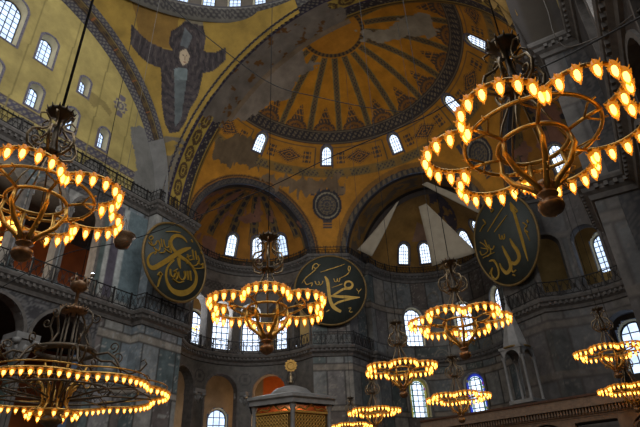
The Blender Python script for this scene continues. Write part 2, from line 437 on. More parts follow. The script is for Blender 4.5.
# ------------------------------------------------------------------ east great arch and half dome
def easof(phi, t):
    r = 15.25+.75*t; y = 14.85+4.05*t
    return (-r*np.cos(phi), y, ZC+r*np.sin(phi))
EAP = [(-10.9, 37.0), (-8.4, 37.4), (-5.5, 39.0), (-2.6, 39.6), (-0.7, 40.2), (1.9, 39.6), (3, 41), (-3, 41.5), (-11.4, 39.5)]
def eacol(phi, t, P):
    C = np.empty(phi.shape+(3,)); C[:] = L((188, 160, 76)); s = phi*15.4; w = t*4.05
    b1 = w < .95; C[b1] = L((132, 126, 114)); put(C, b1 & lattice(s, w, .5), L((62, 58, 72)))
    put(C, (np.abs(w-.98) < .07) | (np.abs(w-2.6) < .06), L((66, 58, 84)))
    # chain of medallions
    q = np.mod(s/1.75, 1)-.5; v = (w-1.8)/.6
    ring = np.hypot(q*2.1, v); k = (np.abs(ring-.78) < .17) | (ring < .28) | ((np.abs(v) < .12) & (np.abs(q) > .38)) | (np.abs(ring-.5) < .06)
    put(C, (w > 1.15) & (w < 2.5) & k, L((96, 74, 48)))
    b2 = (w > 2.66) & (w < 3.55); C[b2] = L((150, 140, 116)); put(C, b2 & (guil(s, w-2.66, .9, .9) | lattice(s, w, .45)), L((64, 58, 62)))
    put(C, w > 3.6, L((140, 108, 50))); put(C, (np.abs(w-3.75) < .07), DK)
    X = P[..., 0]; n = fbm(s, w, .7, 6)
    g = (X > -12.3+(n-.5)*3) & (X < 1.6+(n-.5)*3) & (w > .95+0*w)
    C[g] = (L((134, 124, 112))*(.7+.6*n)[..., None])[g]
    put(C, g & (fbm(s, w, 1.3, 12) > .66), L((120, 84, 44)))
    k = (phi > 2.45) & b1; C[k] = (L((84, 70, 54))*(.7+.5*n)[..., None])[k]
    g2 = (phi < .12) & (n > .55); C[g2] = L((128, 118, 104))
    return C
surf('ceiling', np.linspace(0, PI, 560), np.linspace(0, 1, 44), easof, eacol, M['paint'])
# painted face of the great arch towards the pendentives
def eaface(phi, t): r = 15.25+.0*t; return (-(r+.05*t)*np.cos(phi), 14.85-.15*t, ZC+(r+.05*t)*np.sin(phi))

def sph(x, e, c, Rr):  # generic
    return None
P1 = [(-10.6, 17.1), (-8.0, 17.6), (-5.0, 17.8), (-3.6, 18.6), (-3.9, 21.0), (-2.9, 21.5), (-4.3, 22.0), (-5.7, 21.6), (-7.5, 22.8), (-8.4, 21.5), (-9.5, 21.5), (-11.2, 20.7), (-12.0, 18.6), (-13.7, 18.3), (-13.0, 17.0)]
P2 = [(1.9, 20.7), (5.0, 21.0), (8.0, 20.0), (8.8, 20.6), (8.8, 21.7), (8.1, 22.8), (6.8, 22.5), (3.7, 22.4), (2.6, 21.9)]
P3 = [(-13.5, 18.8), (-12.5, 20.2), (-11.3, 23.6), (-11.8, 24.2), (-12.6, 24.1), (-12.5, 25.1), (-13.7, 22.8), (-14.1, 21.0), (-14.5, 19.5)]
P4 = [(-12.6, 25.2), (-10.7, 27.9), (-8.4, 30.5), (-5.7, 31.8), (-6.5, 32.2), (-9.0, 30.9), (-10.5, 29.4), (-11.5, 27.9), (-12.6, 26.2)]
SW = [-70.5, -34.5, 1.5, 38, 74.5]; SWE = 37.0; SWH = 1.6; SWW = 1.12   # half-dome windows: azimuth, sill elevation
def hd(az, el):
    a = np.radians(az); e = np.radians(el); r = R*np.cos(e)
    return (r*np.sin(a), YC+r*np.cos(a), ZC+R*np.sin(e))
def hdwin(az, el, P, g):
    k = np.zeros(az.shape, bool); z0 = ZC+R*math.sin(rad(SWE))
    for c in SW:
        a = rad(c); X = P[..., 0]*math.cos(a)-(P[..., 1]-YC)*math.sin(a); Y = P[..., 0]*math.sin(a)+(P[..., 1]-YC)*math.cos(a)
        Z = P[..., 2]; r = SWW/2
        k |= (Y > 5) & ((np.abs(X) < r+g) & (Z > z0-g) & (Z < z0+SWH-r) | (np.hypot(X, Z-(z0+SWH-r)) < r+g))
    return k
def hcol(az, el, P):
    X, Y, Z = P[..., 0], P[..., 1], P[..., 2]
    C = np.empty(az.shape+(3,)); C[:] = OCH; s = np.radians(az)*R*np.cos(np.radians(el)); v = np.radians(el)*R
    up = el > 50; C[up] = L((200, 132, 34))
    n = fbm(s*1.0, v, .5, 3); C *= (.84+.32*n)[..., None]
    # radial ribs
    q = (np.mod(az, 18)-9); dist = np.radians(q)*R*np.cos(np.radians(el)); w = .27
    rib = (np.abs(dist) < w) & (el > 50.5) & (el < 79)
    put(C, rib, L((70, 62, 58))); put(C, rib & lattice(dist, v, .42) & (np.abs(dist) < w*.8), L((120, 96, 60))); put(C, (np.abs(np.abs(dist)-w) < .05) & (el > 50.5) & (el < 79), L((140, 120, 70)))
    # lunette ornaments between ribs
    q2 = np.radians(np.mod(az+9, 18)-9)*R*np.cos(np.radians(el)); hv = v-np.radians(50.3)*R
    d = np.hypot(q2*.8, hv); k = (d < .95) & (hv > 0)
    lun = k & ((d > .72) | (np.abs(d-.4) < .1)); put(C, k, L((150, 100, 44))); put(C, lun & (np.abs(np.sin(np.arctan2(q2, hv)*9)) > .25), L((84, 68, 58)))
    spike = (np.abs(q2) < .75*(1-(hv-.8)/1.9)) & (hv > .7) & (hv < 2.6) & (np.abs(np.sin(hv*4.5)) > .2) ; put(C, spike & (np.abs(np.sin(q2*9+hv*4)) > .3), L((88, 72, 60)))
    # main ring band
    b = (el > 45.3) & (el < 50.2); C[b] = L((128, 112, 88)); 
    put(C, b & (el > 46.2) & (el < 49.4) & (lattice(s, v, .6)), L((60, 54, 56)))
    for e0 in (45.3, 46.1, 49.5, 50.2): put(C, np.abs(el-e0) < .22, L((70, 60, 54)))
    # window zone panels
    z = (el > 35) & (el < 45); 
    qa = np.mod(az+36, 72)-36; qb = np.mod(az, 36)-18; sb = np.radians(qb)*R*math.cos(rad(40)); hv = (el-39.6)*R*PI/180
    di = np.abs(sb)/1.6+np.abs(hv)/.85
    put(C, z & (di < 1) & (np.mod(di*3.2, 1) < .62), L((78, 66, 64)))
    put(C, z & (np.abs(np.abs(sb)-2.0) < .4) & (np.abs(hv) < .6) & (np.abs(np.sin(sb*7)*np.cos(hv*6)) > .3), L((90, 76, 68)))
    fr_ = z & ((np.abs(np.abs(sb)-2.9) < .06) & (np.abs(hv) < 1.15) | (np.abs(np.abs(hv)-1.15) < .06) & (np.abs(sb) < 2.9)); put(C, fr_, L((110, 90, 66)))
    # lower band
    b = (el > 32) & (el < 35.6); put(C, b, L((150, 116, 60))); put(C, b & (el > 32.6) & (el < 35) & (np.abs(np.sin(s*1.1)) > .4), L((84, 74, 70))); put(C, b & (el > 32.6) & (el < 35) & (np.abs(np.sin(s*1.1)) > .4) & lattice(s, v, .5), L((140, 118, 74)))
    # roundels over the secondary piers
    for sg in (-1, 1):
        a = rad(34.4)*sg; X2 = X*math.cos(a)-(Y-YC)*math.sin(a); d = np.hypot(X2, (Z-30.15)); f = (Y > YC+4) & (Z < 34)
        up_ = (np.abs(X2) < 1.9) & (np.abs(Z-31.6) < .45) & f & (np.abs(np.sin(X2*5)) > .3); put(C, up_, L((88, 82, 80)))
        put(C, (np.abs(X2) < .45) & (np.abs(Z-28.2) < .5) & f & (np.abs(np.sin(Z*9)) > .3), L((84, 76, 76)))
        put(C, (d < 1.62) & f, L((62, 58, 62))); put(C, (np.abs(d-1.28) < .07) & f, L((160, 148, 122))); put(C, (d < .95) & f, L((128, 112, 84))); put(C, (d < .86) & f & (np.abs(np.sin(np.arctan2(X2, Z-30.15)*6)*np.sin(d*9)) > .32), L((76, 72, 76)))
    # bands round exedra and apse openings
    for sg in (-1, 1):
        d = np.sqrt((X-sg*EX[0])**2+(Y-EX[1])**2+(Z-ZC)**2)
        put(C, d < ER+.95, L((150, 104, 48))); put(C, d < ER+.62, L((66, 62, 64))); put(C, (d < ER+.5) & (d > ER+.15) & lattice(s, v, .5), L((96, 88, 78)))
        put(C, np.abs(d-ER-.8) < .06, L((84, 60, 40)))
    d = np.hypot(X, Z-ZC); f = Y > 31
    put(C, f & (d < 7.4+1.0), L((150, 106, 48))); put(C, f & (d < 7.4+.55), L((74, 68, 66))); put(C, f & (d < 7.9) & (d > 7.5) & (np.abs(np.sin(s*5)) > .6), L((120, 104, 80)))
    # crown roundel and plaster losses
    rr = np.hypot(X, Y-YC); put(C, (np.abs(rr-2.75) < .2), L((70, 58, 50))); put(C, (np.abs(rr-2.75) < .2) & (np.abs(np.sin(az*.12*PI)) > .7), L((120, 92, 50)))
    put(C, rr < 2.55, L((190, 126, 38)))
    jx = X+(fbm(X, Y, 1.1, 21)-.5)*1.5; jy = Y+(fbm(X, Y, 1.1, 22)-.5)*1.5; nn = fbm(X*1.0, Y, 1.2, 30)
    for pl, c in ((P1, (146, 132, 116)), (P2, (164, 150, 128)), (P3, (118, 98, 72)), (P4, (136, 112, 84))):
        k = inpoly(jx, jy, pl); C[k] = (L(c)*(.75+.5*nn)[..., None])[k]
    k = (Y < 19.4) & (X < 2) & (X > -12); C[k] = (L((140, 120, 96))*(.75+.5*nn)[..., None])[k]
    C[hdwin(az, el, P, .16)] = L((70, 62, 74))
    return C
def hmask(az, el, P):
    X, Y, Z = P[..., 0], P[..., 1], P[..., 2]; k = (Y > 18.75)
    for sg in (-1, 1): k &= ((X-sg*EX[0])**2+(Y-EX[1])**2+(Z-ZC)**2) > ER**2
    k &= ~((np.hypot(X, Z-ZC) < 7.4) & (Y > 30)); k &= ~hdwin(az, el, P, -.02)
    return k
surf('ceiling', np.arange(-180, 180.1, .36), np.arange(-.5, 90.1, .36), hd, hcol, M['paint'], hmask)
for c in SW:
    a = rad(c); z0 = ZC+R*math.sin(rad(SWE)); r0 = R*math.cos(rad(SWE))
    fx, fy = r0*math.sin(a), YC+r0*math.cos(a)
    def fr(x, z, r0=r0, z0=z0): rr = R*R-(z0+z-ZC)**2-x*x; return r0-math.sqrt(max(rr, 0))+.02
    window((fx, fy, z0), 270-c, SWW, SWH, cols=4, rows=5, depth=.22, front=fr, pane='panehi', ring=True)

# exedra conches
def conch(sg):
    ax = math.degrees(math.atan2(EX[0], EX[1]-YC))  # direction from half-dome centre
    CW = [-40, -14, 12, 38] if sg < 0 else [-38, -12, 14, 40]
    # windows at base: measured azimuth about the conch centre
    wz = 25.7; ww, wh = 1.15, 2.3
    bases = []
    for th in ((153, 126, 99) if sg < 0 else (208, 182, 156, 130, 104)):
        bases.append(th if sg < 0 else 180-th)
    def f(a, e): return (sg*EX[0]+ER*np.cos(e)*np.cos(a), EX[1]+ER*np.cos(e)*np.sin(a), ZC+ER*np.sin(e))
    def wk(P, g):
        k = np.zeros(P.shape[:-1], bool)
        for th in bases:
            t = rad(th); X = -(P[..., 0]-sg*EX[0])*math.sin(t)+(P[..., 1]-EX[1])*math.cos(t); Y = (P[..., 0]-sg*EX[0])*math.cos(t)+(P[..., 1]-EX[1])*math.sin(t)
            r = ww/2; k |= (Y > 1) & ((np.abs(X) < r+g) & (P[..., 2] > wz-g) & (P[..., 2] < wz+wh-r) | (np.hypot(X, P[..., 2]-(wz+wh-r)) < r+g))
        return k
    def colf(a, e, P):
        C = np.empty(a.shape+(3,)); C[:] = L((176, 118, 42)); s = a*ER; v = e*ER; n = fbm(s, v, .8, 5+sg); C *= (.75+.45*n)[..., None]
        ed = np.degrees(e); q = np.mod(np.degrees(a)+13, 26)-13; dist = np.radians(q)*ER*np.cos(e)
        rib = (np.abs(dist) < .42*np.cos(e)**.4) & (ed > 24) & (ed < 78); put(C, rib, L((126, 102, 62))); put(C, rib & (np.abs(np.sin(v*3.2)*np.cos(dist*6)) > .35), L((60, 56, 60)))
        put(C, (np.abs(np.abs(dist)-.5*np.cos(e)**.4) < .05) & (ed > 24) & (ed < 80), L((110, 88, 56)))
        b = (ed < 8); put(C, b, L((90, 72, 48)))
        # edge band at the mouth
        X = P[..., 0]; Y = P[..., 1]; d = np.sqrt(X**2+(Y-YC)**2+(P[..., 2]-ZC)**2)
        put(C, d < R+.55, L((70, 66, 66))); put(C, (d < R+.85) & (d > R+.6), L((120, 96, 56)))
        g = fbm(s, v, .5, 14+sg) > .64; C[g] = (L((150, 106, 84))*(.8+.3*n)[..., None])[g]
        C[wk(P, .18)] = L((72, 62, 66))
        return C
    def mk(a, e, P):
        return ((P[..., 0]**2+(P[..., 1]-YC)**2+(P[..., 2]-ZC)**2) > R*R) & ~wk(P, -.02)
    surf('ceiling', np.radians(np.arange(0, 361, .9)), np.radians(np.arange(-.5, 90.1, .9)), f, colf, M['paint'], mk)
    for i, th in enumerate(bases):
        t = rad(th); h0 = wz-ZC; r0 = math.sqrt(ER**2-h0**2)
        def fr(x, z, r0=r0): rr = ER*ER-(wz+z-ZC)**2-x*x; return r0-math.sqrt(max(rr, 0))+.02
        window((sg*EX[0]+r0*math.cos(t), EX[1]+r0*math.sin(t), wz), th+180, ww, wh, cols=3, rows=5, depth=.22, front=fr, pane='panehi' if i != 2 else 'pane', ring=True)
conch(-1); conch(1)

# apse barrel and conch
def apb(phi, t):  # barrel from half dome to conch
    X = -7.4*np.cos(phi); h = 7.4*np.sin(phi)
    y0 = YC+np.sqrt(np.maximum(R*R-X*X-h*h, 0)); return (X, y0*(1-t)+(AY)*t, ZC+h)
def apcol(phi, t, P):
    C = np.empty(phi.shape+(3,)); C[:] = L((150, 110, 52)); s = phi*7.4; n = fbm(s, t*4, .6, 40); C *= (.7+.5*n)[..., None]
    y = P[..., 1]; put(C, (t < .12), L((66, 60, 60))); put(C, (t > .86), L((62, 56, 52)))
    k = (t > .25) & (t < .72) & (fbm(s, y, .6, 41) > .52); C[k] = L((112, 92, 66))
    return C
surf('ceiling', np.linspace(0, PI, 220), np.linspace(0, 1, 44), apb, apcol, M['paint'])
def apface(phi, t): r = 7.4*(1-t)+(AR-.05)*t; return (-r*np.cos(phi), np.full_like(r, AY), ZC+r*np.sin(phi))
surf('ceiling', np.linspace(0, PI, 200), np.linspace(0, 1, 6), apface, lambda p, t, P: np.broadcast_to(L((70, 60, 54)), p.shape+(3,)).copy(), M['paint'])
AW = [(-4.5, 26.0), (-2.15, 26.0), (0.6, 26.0), (3.3, 26.0), (5.4, 26)]
aw_th = []
for x, _ in AW: aw_th.append(math.degrees(math.acos(max(-1, min(1, x/AR)))))
AWW, AWH, AWZ = 1.25, 2.3, 25.9
def apk(P, g):
    k = np.zeros(P.shape[:-1], bool)
    for th in aw_th:
        t = rad(th); X = -P[..., 0]*math.sin(t)+(P[..., 1]-AY)*math.cos(t); Y = P[..., 0]*math.cos(t)+(P[..., 1]-AY)*math.sin(t)
        r = AWW/2; k |= (Y > 1) & ((np.abs(X) < r+g) & (P[..., 2] > AWZ-g) & (P[..., 2] < AWZ+AWH-r) | (np.hypot(X, P[..., 2]-(AWZ+AWH-r)) < r+g))
    return k
def apc(a, e): return (AR*np.cos(e)*np.cos(a), AY+AR*np.cos(e)*np.sin(a), ZC+AR*np.sin(e))
def apccol(a, e, P):
    C = np.empty(a.shape+(3,)); C[:] = L((158, 118, 58)); n = fbm(a*7, e*7, .6, 50); C *= (.7+.55*n)[..., None]
    X = P[..., 0]; Z = P[..., 2]
    k = inpoly(X, Z, [(-3.0, 28.3), (-1.6, 30), (.4, 28.9), (.2, 28.2)]); put(C, k, L((150, 116, 92)))
    d = np.hypot(X-1.5, (Z-29.6)); k = (d < 1.5) & (fbm(X, Z, 1.6, 52) > .45) & (X > .4); put(C, k, L((78, 66, 70)))
    C[apk(P, .2)] = L((80, 68, 60)); put(C, e < .06, L((80, 64, 46)))
    return C
surf('ceiling', np.radians(np.arange(0, 181, .9)), np.radians(np.arange(-.5, 90.1, .9)), apc, apccol, M['paint'], lambda a, e, P: ~apk(P, -.02))
for th in aw_th:
    t = rad(th); h0 = AWZ-ZC; r0 = math.sqrt(AR**2-h0**2)
    def fr(x, z, r0=r0): rr = AR*AR-(AWZ+z-ZC)**2-x*x; return r0-math.sqrt(max(rr, 0))+.02
    window((r0*math.cos(t), AY+r0*math.sin(t), AWZ), th+180, AWW, AWH, cols=4, rows=6, depth=.22, front=fr, pane='panehi', ring=True)

# ------------------------------------------------------------------ vertical walls along the plan
def arcpts(c, r, a0, a1, n): return [(c[0]+r*math.cos(rad(a0+(a1-a0)*k/n)), c[1]+r*math.sin(rad(a0+(a1-a0)*k/n))) for k in range(n+1)]
PZ = 15.7
NEP = [(-16.5, 14.85), (-15.5, 14.85), (-PZ, 19.3)] + arcpts((-EX[0], EX[1]), ER, 246, 66, 60)[0:] + [(-QB[0], QB[1])]
def plen(p):
    s = [0]
    for i in range(1, len(p)): s.append(s[-1]+math.hypot(p[i][0]-p[i-1][0], p[i][1]-p[i-1][1]))
    return np.array(s)
PIERC = L((124, 126, 122))
def marble_cols(s, z, seed, sw=1.75, base=(118, 120, 116), joints=True):
    """book-matched marble revetment: courses of tall panels between paler strips"""
    C = np.empty(s.shape+(3,)); zi = np.zeros(s.shape, int)
    courses = [0, 2.6, 5.6, 6.3, 9.0, 9.5, 12.6, 13.3, 16.1, 19.8, 20.4, 23.6, 25]
    for i, c in enumerate(courses): zi[z >= c] = i
    si = np.floor((s+.35*(zi % 2))/sw).astype(int)
    h = np.mod(np.sin(si*12.9898+zi*78.233+seed*3.7)*43758.5453, 1.0)
    pal = np.array([L((122, 130, 134)), L((138, 142, 142)), L((96, 108, 108)), L((150, 148, 142)), L((112, 104, 100)), L((130, 128, 128))])
    C[:] = pal[(h*5.999).astype(int)]
    band = np.isin(zi, [2, 4, 6, 9]); C[band] = L((150, 142, 130))
    v = fbm(s*1.2+3*fbm(s, z, .8, seed), z*.7, 1.4, seed+2); C *= (.68+1.0*v)[..., None]
    put(C, (v > .47) & (v < .5), L((170, 168, 162)))
    fs = (s+.35*(zi % 2))/sw; j = (np.abs(np.mod(fs+.5, 1)-.5)*sw < .06) & ~band
    put(C, j, L((70, 66, 62)))
    for c in courses: put(C, np.abs(z-c) < .05, L((84, 78, 72)))
    return C
def wall_strip(name, path, z0, z1, op, seed, colmod=None, ds=.13, dz=.13):
    cum = plen(path); X = np.array([p[0] for p in path]); Y = np.array([p[1] for p in path])
    S = np.unique(np.concatenate([np.arange(0, cum[-1], ds), cum])); Z = np.append(np.arange(z0, z1, dz), z1)
    def f(s, z): return (np.interp(s, cum, X), np.interp(s, cum, Y), z)
    def mk(s, z, P):
        k = np.ones(s.shape, bool)
        for (sc, w, za, zs) in op:
            k &= ~((np.abs(s-sc) < w/2-.02) & (z > za) & (z < zs)) & ~((np.hypot(s-sc, z-zs) < w/2-.02) & (z >= zs))
        return k
    def cf(s, z, P):
        C = marble_cols(s, z, seed)
        if colmod: C = colmod(C, s, z, P)
        return C
    o = surf(name, S, Z, f, cf, M['marble'], mk, smooth=False)
    # arch trims and jambs
    for (sc, w, za, zs) in op:
        m = MB(); out = [(sc-w/2, za)]+[(sc+w/2*math.cos(PI-PI*k/14), zs+w/2*math.sin(PI-PI*k/14)) for k in range(15)]+[(sc+w/2, za)]
        big = [(sc+(a-sc)*(1+.44/w), b+(.22*(b-zs)/(w/2) if b > zs else 0)) for a, b in out]
        def at(s_, z_, off):
            x = float(np.interp(s_, cum, X)); y = float(np.interp(s_, cum, Y)); e = .05
            tx = float(np.interp(sc+e, cum, X)-np.interp(sc-e, cum, X)); ty = float(np.interp(sc+e, cum, Y)-np.interp(sc-e, cum, Y)); l = math.hypot(tx, ty)
            return (x+ty/l*off, y-tx/l*off, z_)
        n = len(out); rows = [(big, .0), (big, .09), (out, .09), (out, -.8)]
        vs = []; fs = []
        for pr, off in rows: vs += [at(a, b, off) for a, b in pr]
        for r_ in range(3): fs += [(r_*n+i, (r_+1)*n+i, (r_+1)*n+i+1, r_*n+i+1) for i in range(n-1)]
        m.add(vs, fs); m.build('archivolt', M['stone'], o)
    return o
cumN = plen(NEP)
def s_at(th, path=NEP, c=(-EX[0], EX[1]), first=3):  # arc length at exedra angle th (246 start)
    return cumN[first]+ER*rad(246-th)
lowop = [(s_at(t), 3.3, .5, 11.4) for t in (196, 154, 112)]
upop = [(s_at(246-180/7*(k+.5)), 2.1, 15.6, 19.4) for k in range(7)]
def ne_mod(C, s, z, P):
    y = P[..., 1]; ex = (s > cumN[3]) & (s < cumN[-2])
    # carved stone around the exedra arcades
    k = ex & (z < ZG); n = fbm(s, z, 2.2, 71); C[k] = (L((104, 98, 90))*(.65+.6*n)[..., None])[k]
    k = ex & (z > ZG); C[k] = (L((112, 102, 92))*(.7+.5*n)[..., None])[k]
    for t in (175, 133, 217, 91):
        d = np.hypot(s-s_at(t), z-12.6); put(C, (np.abs(d-.55) < .07) | (d < .22), L((72, 66, 62)))
    k = ex & (z > 21.5) & (z < 22.4) & lattice(s, z, .5); put(C, k, L((72, 64, 58)))
    # secondary pier
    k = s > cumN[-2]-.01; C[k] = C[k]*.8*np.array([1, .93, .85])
    return C
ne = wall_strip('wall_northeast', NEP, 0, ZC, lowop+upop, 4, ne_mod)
SEP = [(-x+(.0 if abs(x) < 15 else .0), y) for x, y in NEP][::-1]
SEP = [((x if abs(x) < 15.4 or y > 20 else x+.35), y) for x, y in SEP]
cumS = plen(SEP); TS = cumS[-1]
lowS = [(TS-(a-(.0)), b, c, d) for a, b, c, d in [(x[0], x[1], x[2], x[3]) for x in lowop]]
upS = [(TS-a, b, c, d) for a, b, c, d in upop]
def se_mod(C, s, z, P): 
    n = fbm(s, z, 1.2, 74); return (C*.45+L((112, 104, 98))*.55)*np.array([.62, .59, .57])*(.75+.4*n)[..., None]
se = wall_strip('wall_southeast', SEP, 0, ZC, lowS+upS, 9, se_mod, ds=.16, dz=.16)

# apse walls
APP = [(-QB[0], QB[1]), (-7.3, AY), (-AR, AY)] + arcpts((0, AY), AR, 180, 0, 60)[1:] + [(7.3, AY), (QB[0], QB[1])]
cumA = plen(APP)
def sA(x): th = math.degrees(math.acos(x/AR)); return cumA[2]+AR*rad(180-th)
apx = [-4.3, .9, 5.0]
apo = []
for x in (-4.55, .8): apo.append((sA(x), 2.2, 9.0, 11.9)); 
for x in (-4.25, .9, 5.2): apo.append((sA(x), 2.1, 16.3, 19.6))
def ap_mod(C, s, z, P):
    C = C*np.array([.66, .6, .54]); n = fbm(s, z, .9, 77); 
    for x in (-2.0, 3.2, -6.2, 6.4):
        d = np.hypot(s-sA(x), z-15.0+.0); put(C, (np.abs(d-.75) < .08) | (np.abs(d-.45) < .06), L((120, 112, 98)))
        d = np.hypot(s-sA(x), z-21.6); put(C, (np.abs(d-.6) < .08), L((110, 102, 90)))
    return C
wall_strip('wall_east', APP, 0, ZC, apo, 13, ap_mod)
for i, (sc, w, za, zs) in enumerate(apo):
    th = 180-math.degrees((sc-cumA[2])/AR); t = rad(th)
    window((AR*math.cos(t), AY+AR*math.sin(t), za), th+180, w-.02, zs-za+w/2, cols=4, rows=7, depth=.5, pane='panehi', stained=(i < 2), ring=False)

# north aisle wall between the piers
NP = [(-16.5, -24), (-16.5, 14.85)]
def sN(y): return y+24
nlow = [(sN(c), 4.2, .5, 11.45) for c in (9.35, 4.65, -.1, -4.85, -9.6)]
nup = [(sN(c), 2.5, 15.4, 21.2) for c in (9.35, 6.25, 3.15, .05, -3.05, -6.15, -9.25)]
def n_mod(C, s, z, P):
    y = P[..., 1]; n = fbm(s, z, 2.6, 81); v = lattice(s+.8*np.sin(z*2), z+.6*np.sin(s*2), .55)
    k = (z > 11) & (z < ZG) & (y < 11.9); C[k] = (L((122, 120, 118))*(.6+.5*n)[..., None])[k]; put(C, k & v & (n > .35), L((66, 64, 66)))
    k = (z > 22.5) & (y < 11); C[k] = (L((104, 100, 98))*(.6+.6*n)[..., None])[k]; put(C, k & v & (n > .4), L((62, 60, 60)))
    # vertical marble strips above the gallery beside the pier
    k = (z > 15.5) & (z < 23.2) & (y > 10.7)
    for a, b, c in ((10.8, 11.3, (92, 104, 100)), (11.3, 11.7, (180, 180, 172)), (11.7, 12.5, (92, 86, 96)), (12.5, 13.0, (176, 180, 176)), (13.0, 14.9, (112, 128, 132))):
        q = k & (y > a) & (y <= b); C[q] = (L(c)*(.7+.6*n)[..., None])[q]
    return C
wall_strip('wall_north', NP, 0, ZC, nlow+nup, 2, n_mod)
# south side, mostly beside and behind the viewer
SX = 17.9
SP = [(SX, 14.85), (SX, -24)]
slow = [(24.2-9.35-y_, 4.2, .5, 11.45) for y_ in (-4.7, 0, 4.7, 9.4, 14.1)]
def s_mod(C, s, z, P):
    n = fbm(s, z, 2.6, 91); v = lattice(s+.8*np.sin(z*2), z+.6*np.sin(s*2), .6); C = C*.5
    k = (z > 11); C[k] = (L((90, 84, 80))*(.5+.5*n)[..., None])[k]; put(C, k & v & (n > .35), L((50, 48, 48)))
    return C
wall_strip('wall_south', SP, 0, ZC, [(14.85-c, 4.2, .5, 11.45) for c in (9.35, 4.65, -.1, -4.85, -9.6)]+[(14.85-c, 2.5, 15.4, 21.2) for c in (9.35, 6.25, 3.15, .05, -3.05)], 17, s_mod, ds=.2, dz=.2)
# face of the south-east pier towards the dome square
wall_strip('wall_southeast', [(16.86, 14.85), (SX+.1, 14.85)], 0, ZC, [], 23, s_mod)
def south_t(y, z): return (np.full_like(y, SX-.4), y, z)
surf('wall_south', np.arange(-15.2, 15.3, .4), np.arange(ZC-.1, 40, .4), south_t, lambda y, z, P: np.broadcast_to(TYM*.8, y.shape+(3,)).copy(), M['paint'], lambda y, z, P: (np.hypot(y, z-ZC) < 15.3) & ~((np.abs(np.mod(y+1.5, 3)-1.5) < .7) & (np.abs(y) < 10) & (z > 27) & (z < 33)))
def ssof(phi, t): r = 15.2-.2*t; return (14.9+2.8*t, r*np.cos(phi), ZC+r*np.sin(phi))
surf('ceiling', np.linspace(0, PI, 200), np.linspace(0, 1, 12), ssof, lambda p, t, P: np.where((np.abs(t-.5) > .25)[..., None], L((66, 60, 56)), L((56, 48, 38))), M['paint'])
# west end closes the hall behind the viewer
surf('wall_west', np.arange(-17, 18.1, 1), np.arange(0, 40.5, .5), lambda x, z: (x, np.full_like(x, -24.0), z), lambda x, z, P: marble_cols(x, z, 5), M['marble'], lambda x, z, P: ~((np.abs(x) < 7) & (z > 26) & (z < 36)))
surf('ceiling', np.linspace(0, PI, 60), np.linspace(0, 1, 10), lambda p, t: (-15.3*np.cos(p), -14.8-9.3*t, ZC+15.3*np.sin(p)), lambda p, t, P: np.broadcast_to(L((150, 118, 60)), p.shape+(3,)).copy(), M['paint'])

# floor and galleries
m = MB(); m.box(-34, 34, -26, 52, -.4, 0); o = m.build('floor', M['floor']); o['kind'] = 'structure'
def slab(name, pts, z0, z1, mt):
    m = MB(); n = len(pts); m.add([(x, y, z0) for x, y in pts]+[(x, y, z1) for x, y in pts], [tuple(range(n))[::-1], tuple(range(n, 2*n))]+[(i, (i+1) % n, n+(i+1) % n, n+i) for i in range(n)])
    o = m.build(name, mt); o['kind'] = 'structure'; return o
for sg in (-1, 1):
    w = 16.55 if sg < 0 else SX+.05
    slab('floor', [(sg*w, -24), (sg*27, -24), (sg*27, 17.0), (sg*w, 17.0)][::(1 if sg > 0 else -1)], ZG-1.0, ZG-.2, M['darkstone'])
    slab('ceiling', [(sg*w, -24), (sg*27, -24), (sg*27, 17.0), (sg*w, 17.0)][::(1 if sg > 0 else -1)], ZC-.6, ZC-.1, M['darkstone'])
    m = MB(); m.box(min(sg*26.6, sg*27), max(sg*26.6, sg*27), -24, 17, 0, ZC); o = m.build('wall_north' if sg < 0 else 'wall_south', M['orange'] if sg < 0 else M['darkstone']); o['kind'] = 'structure'
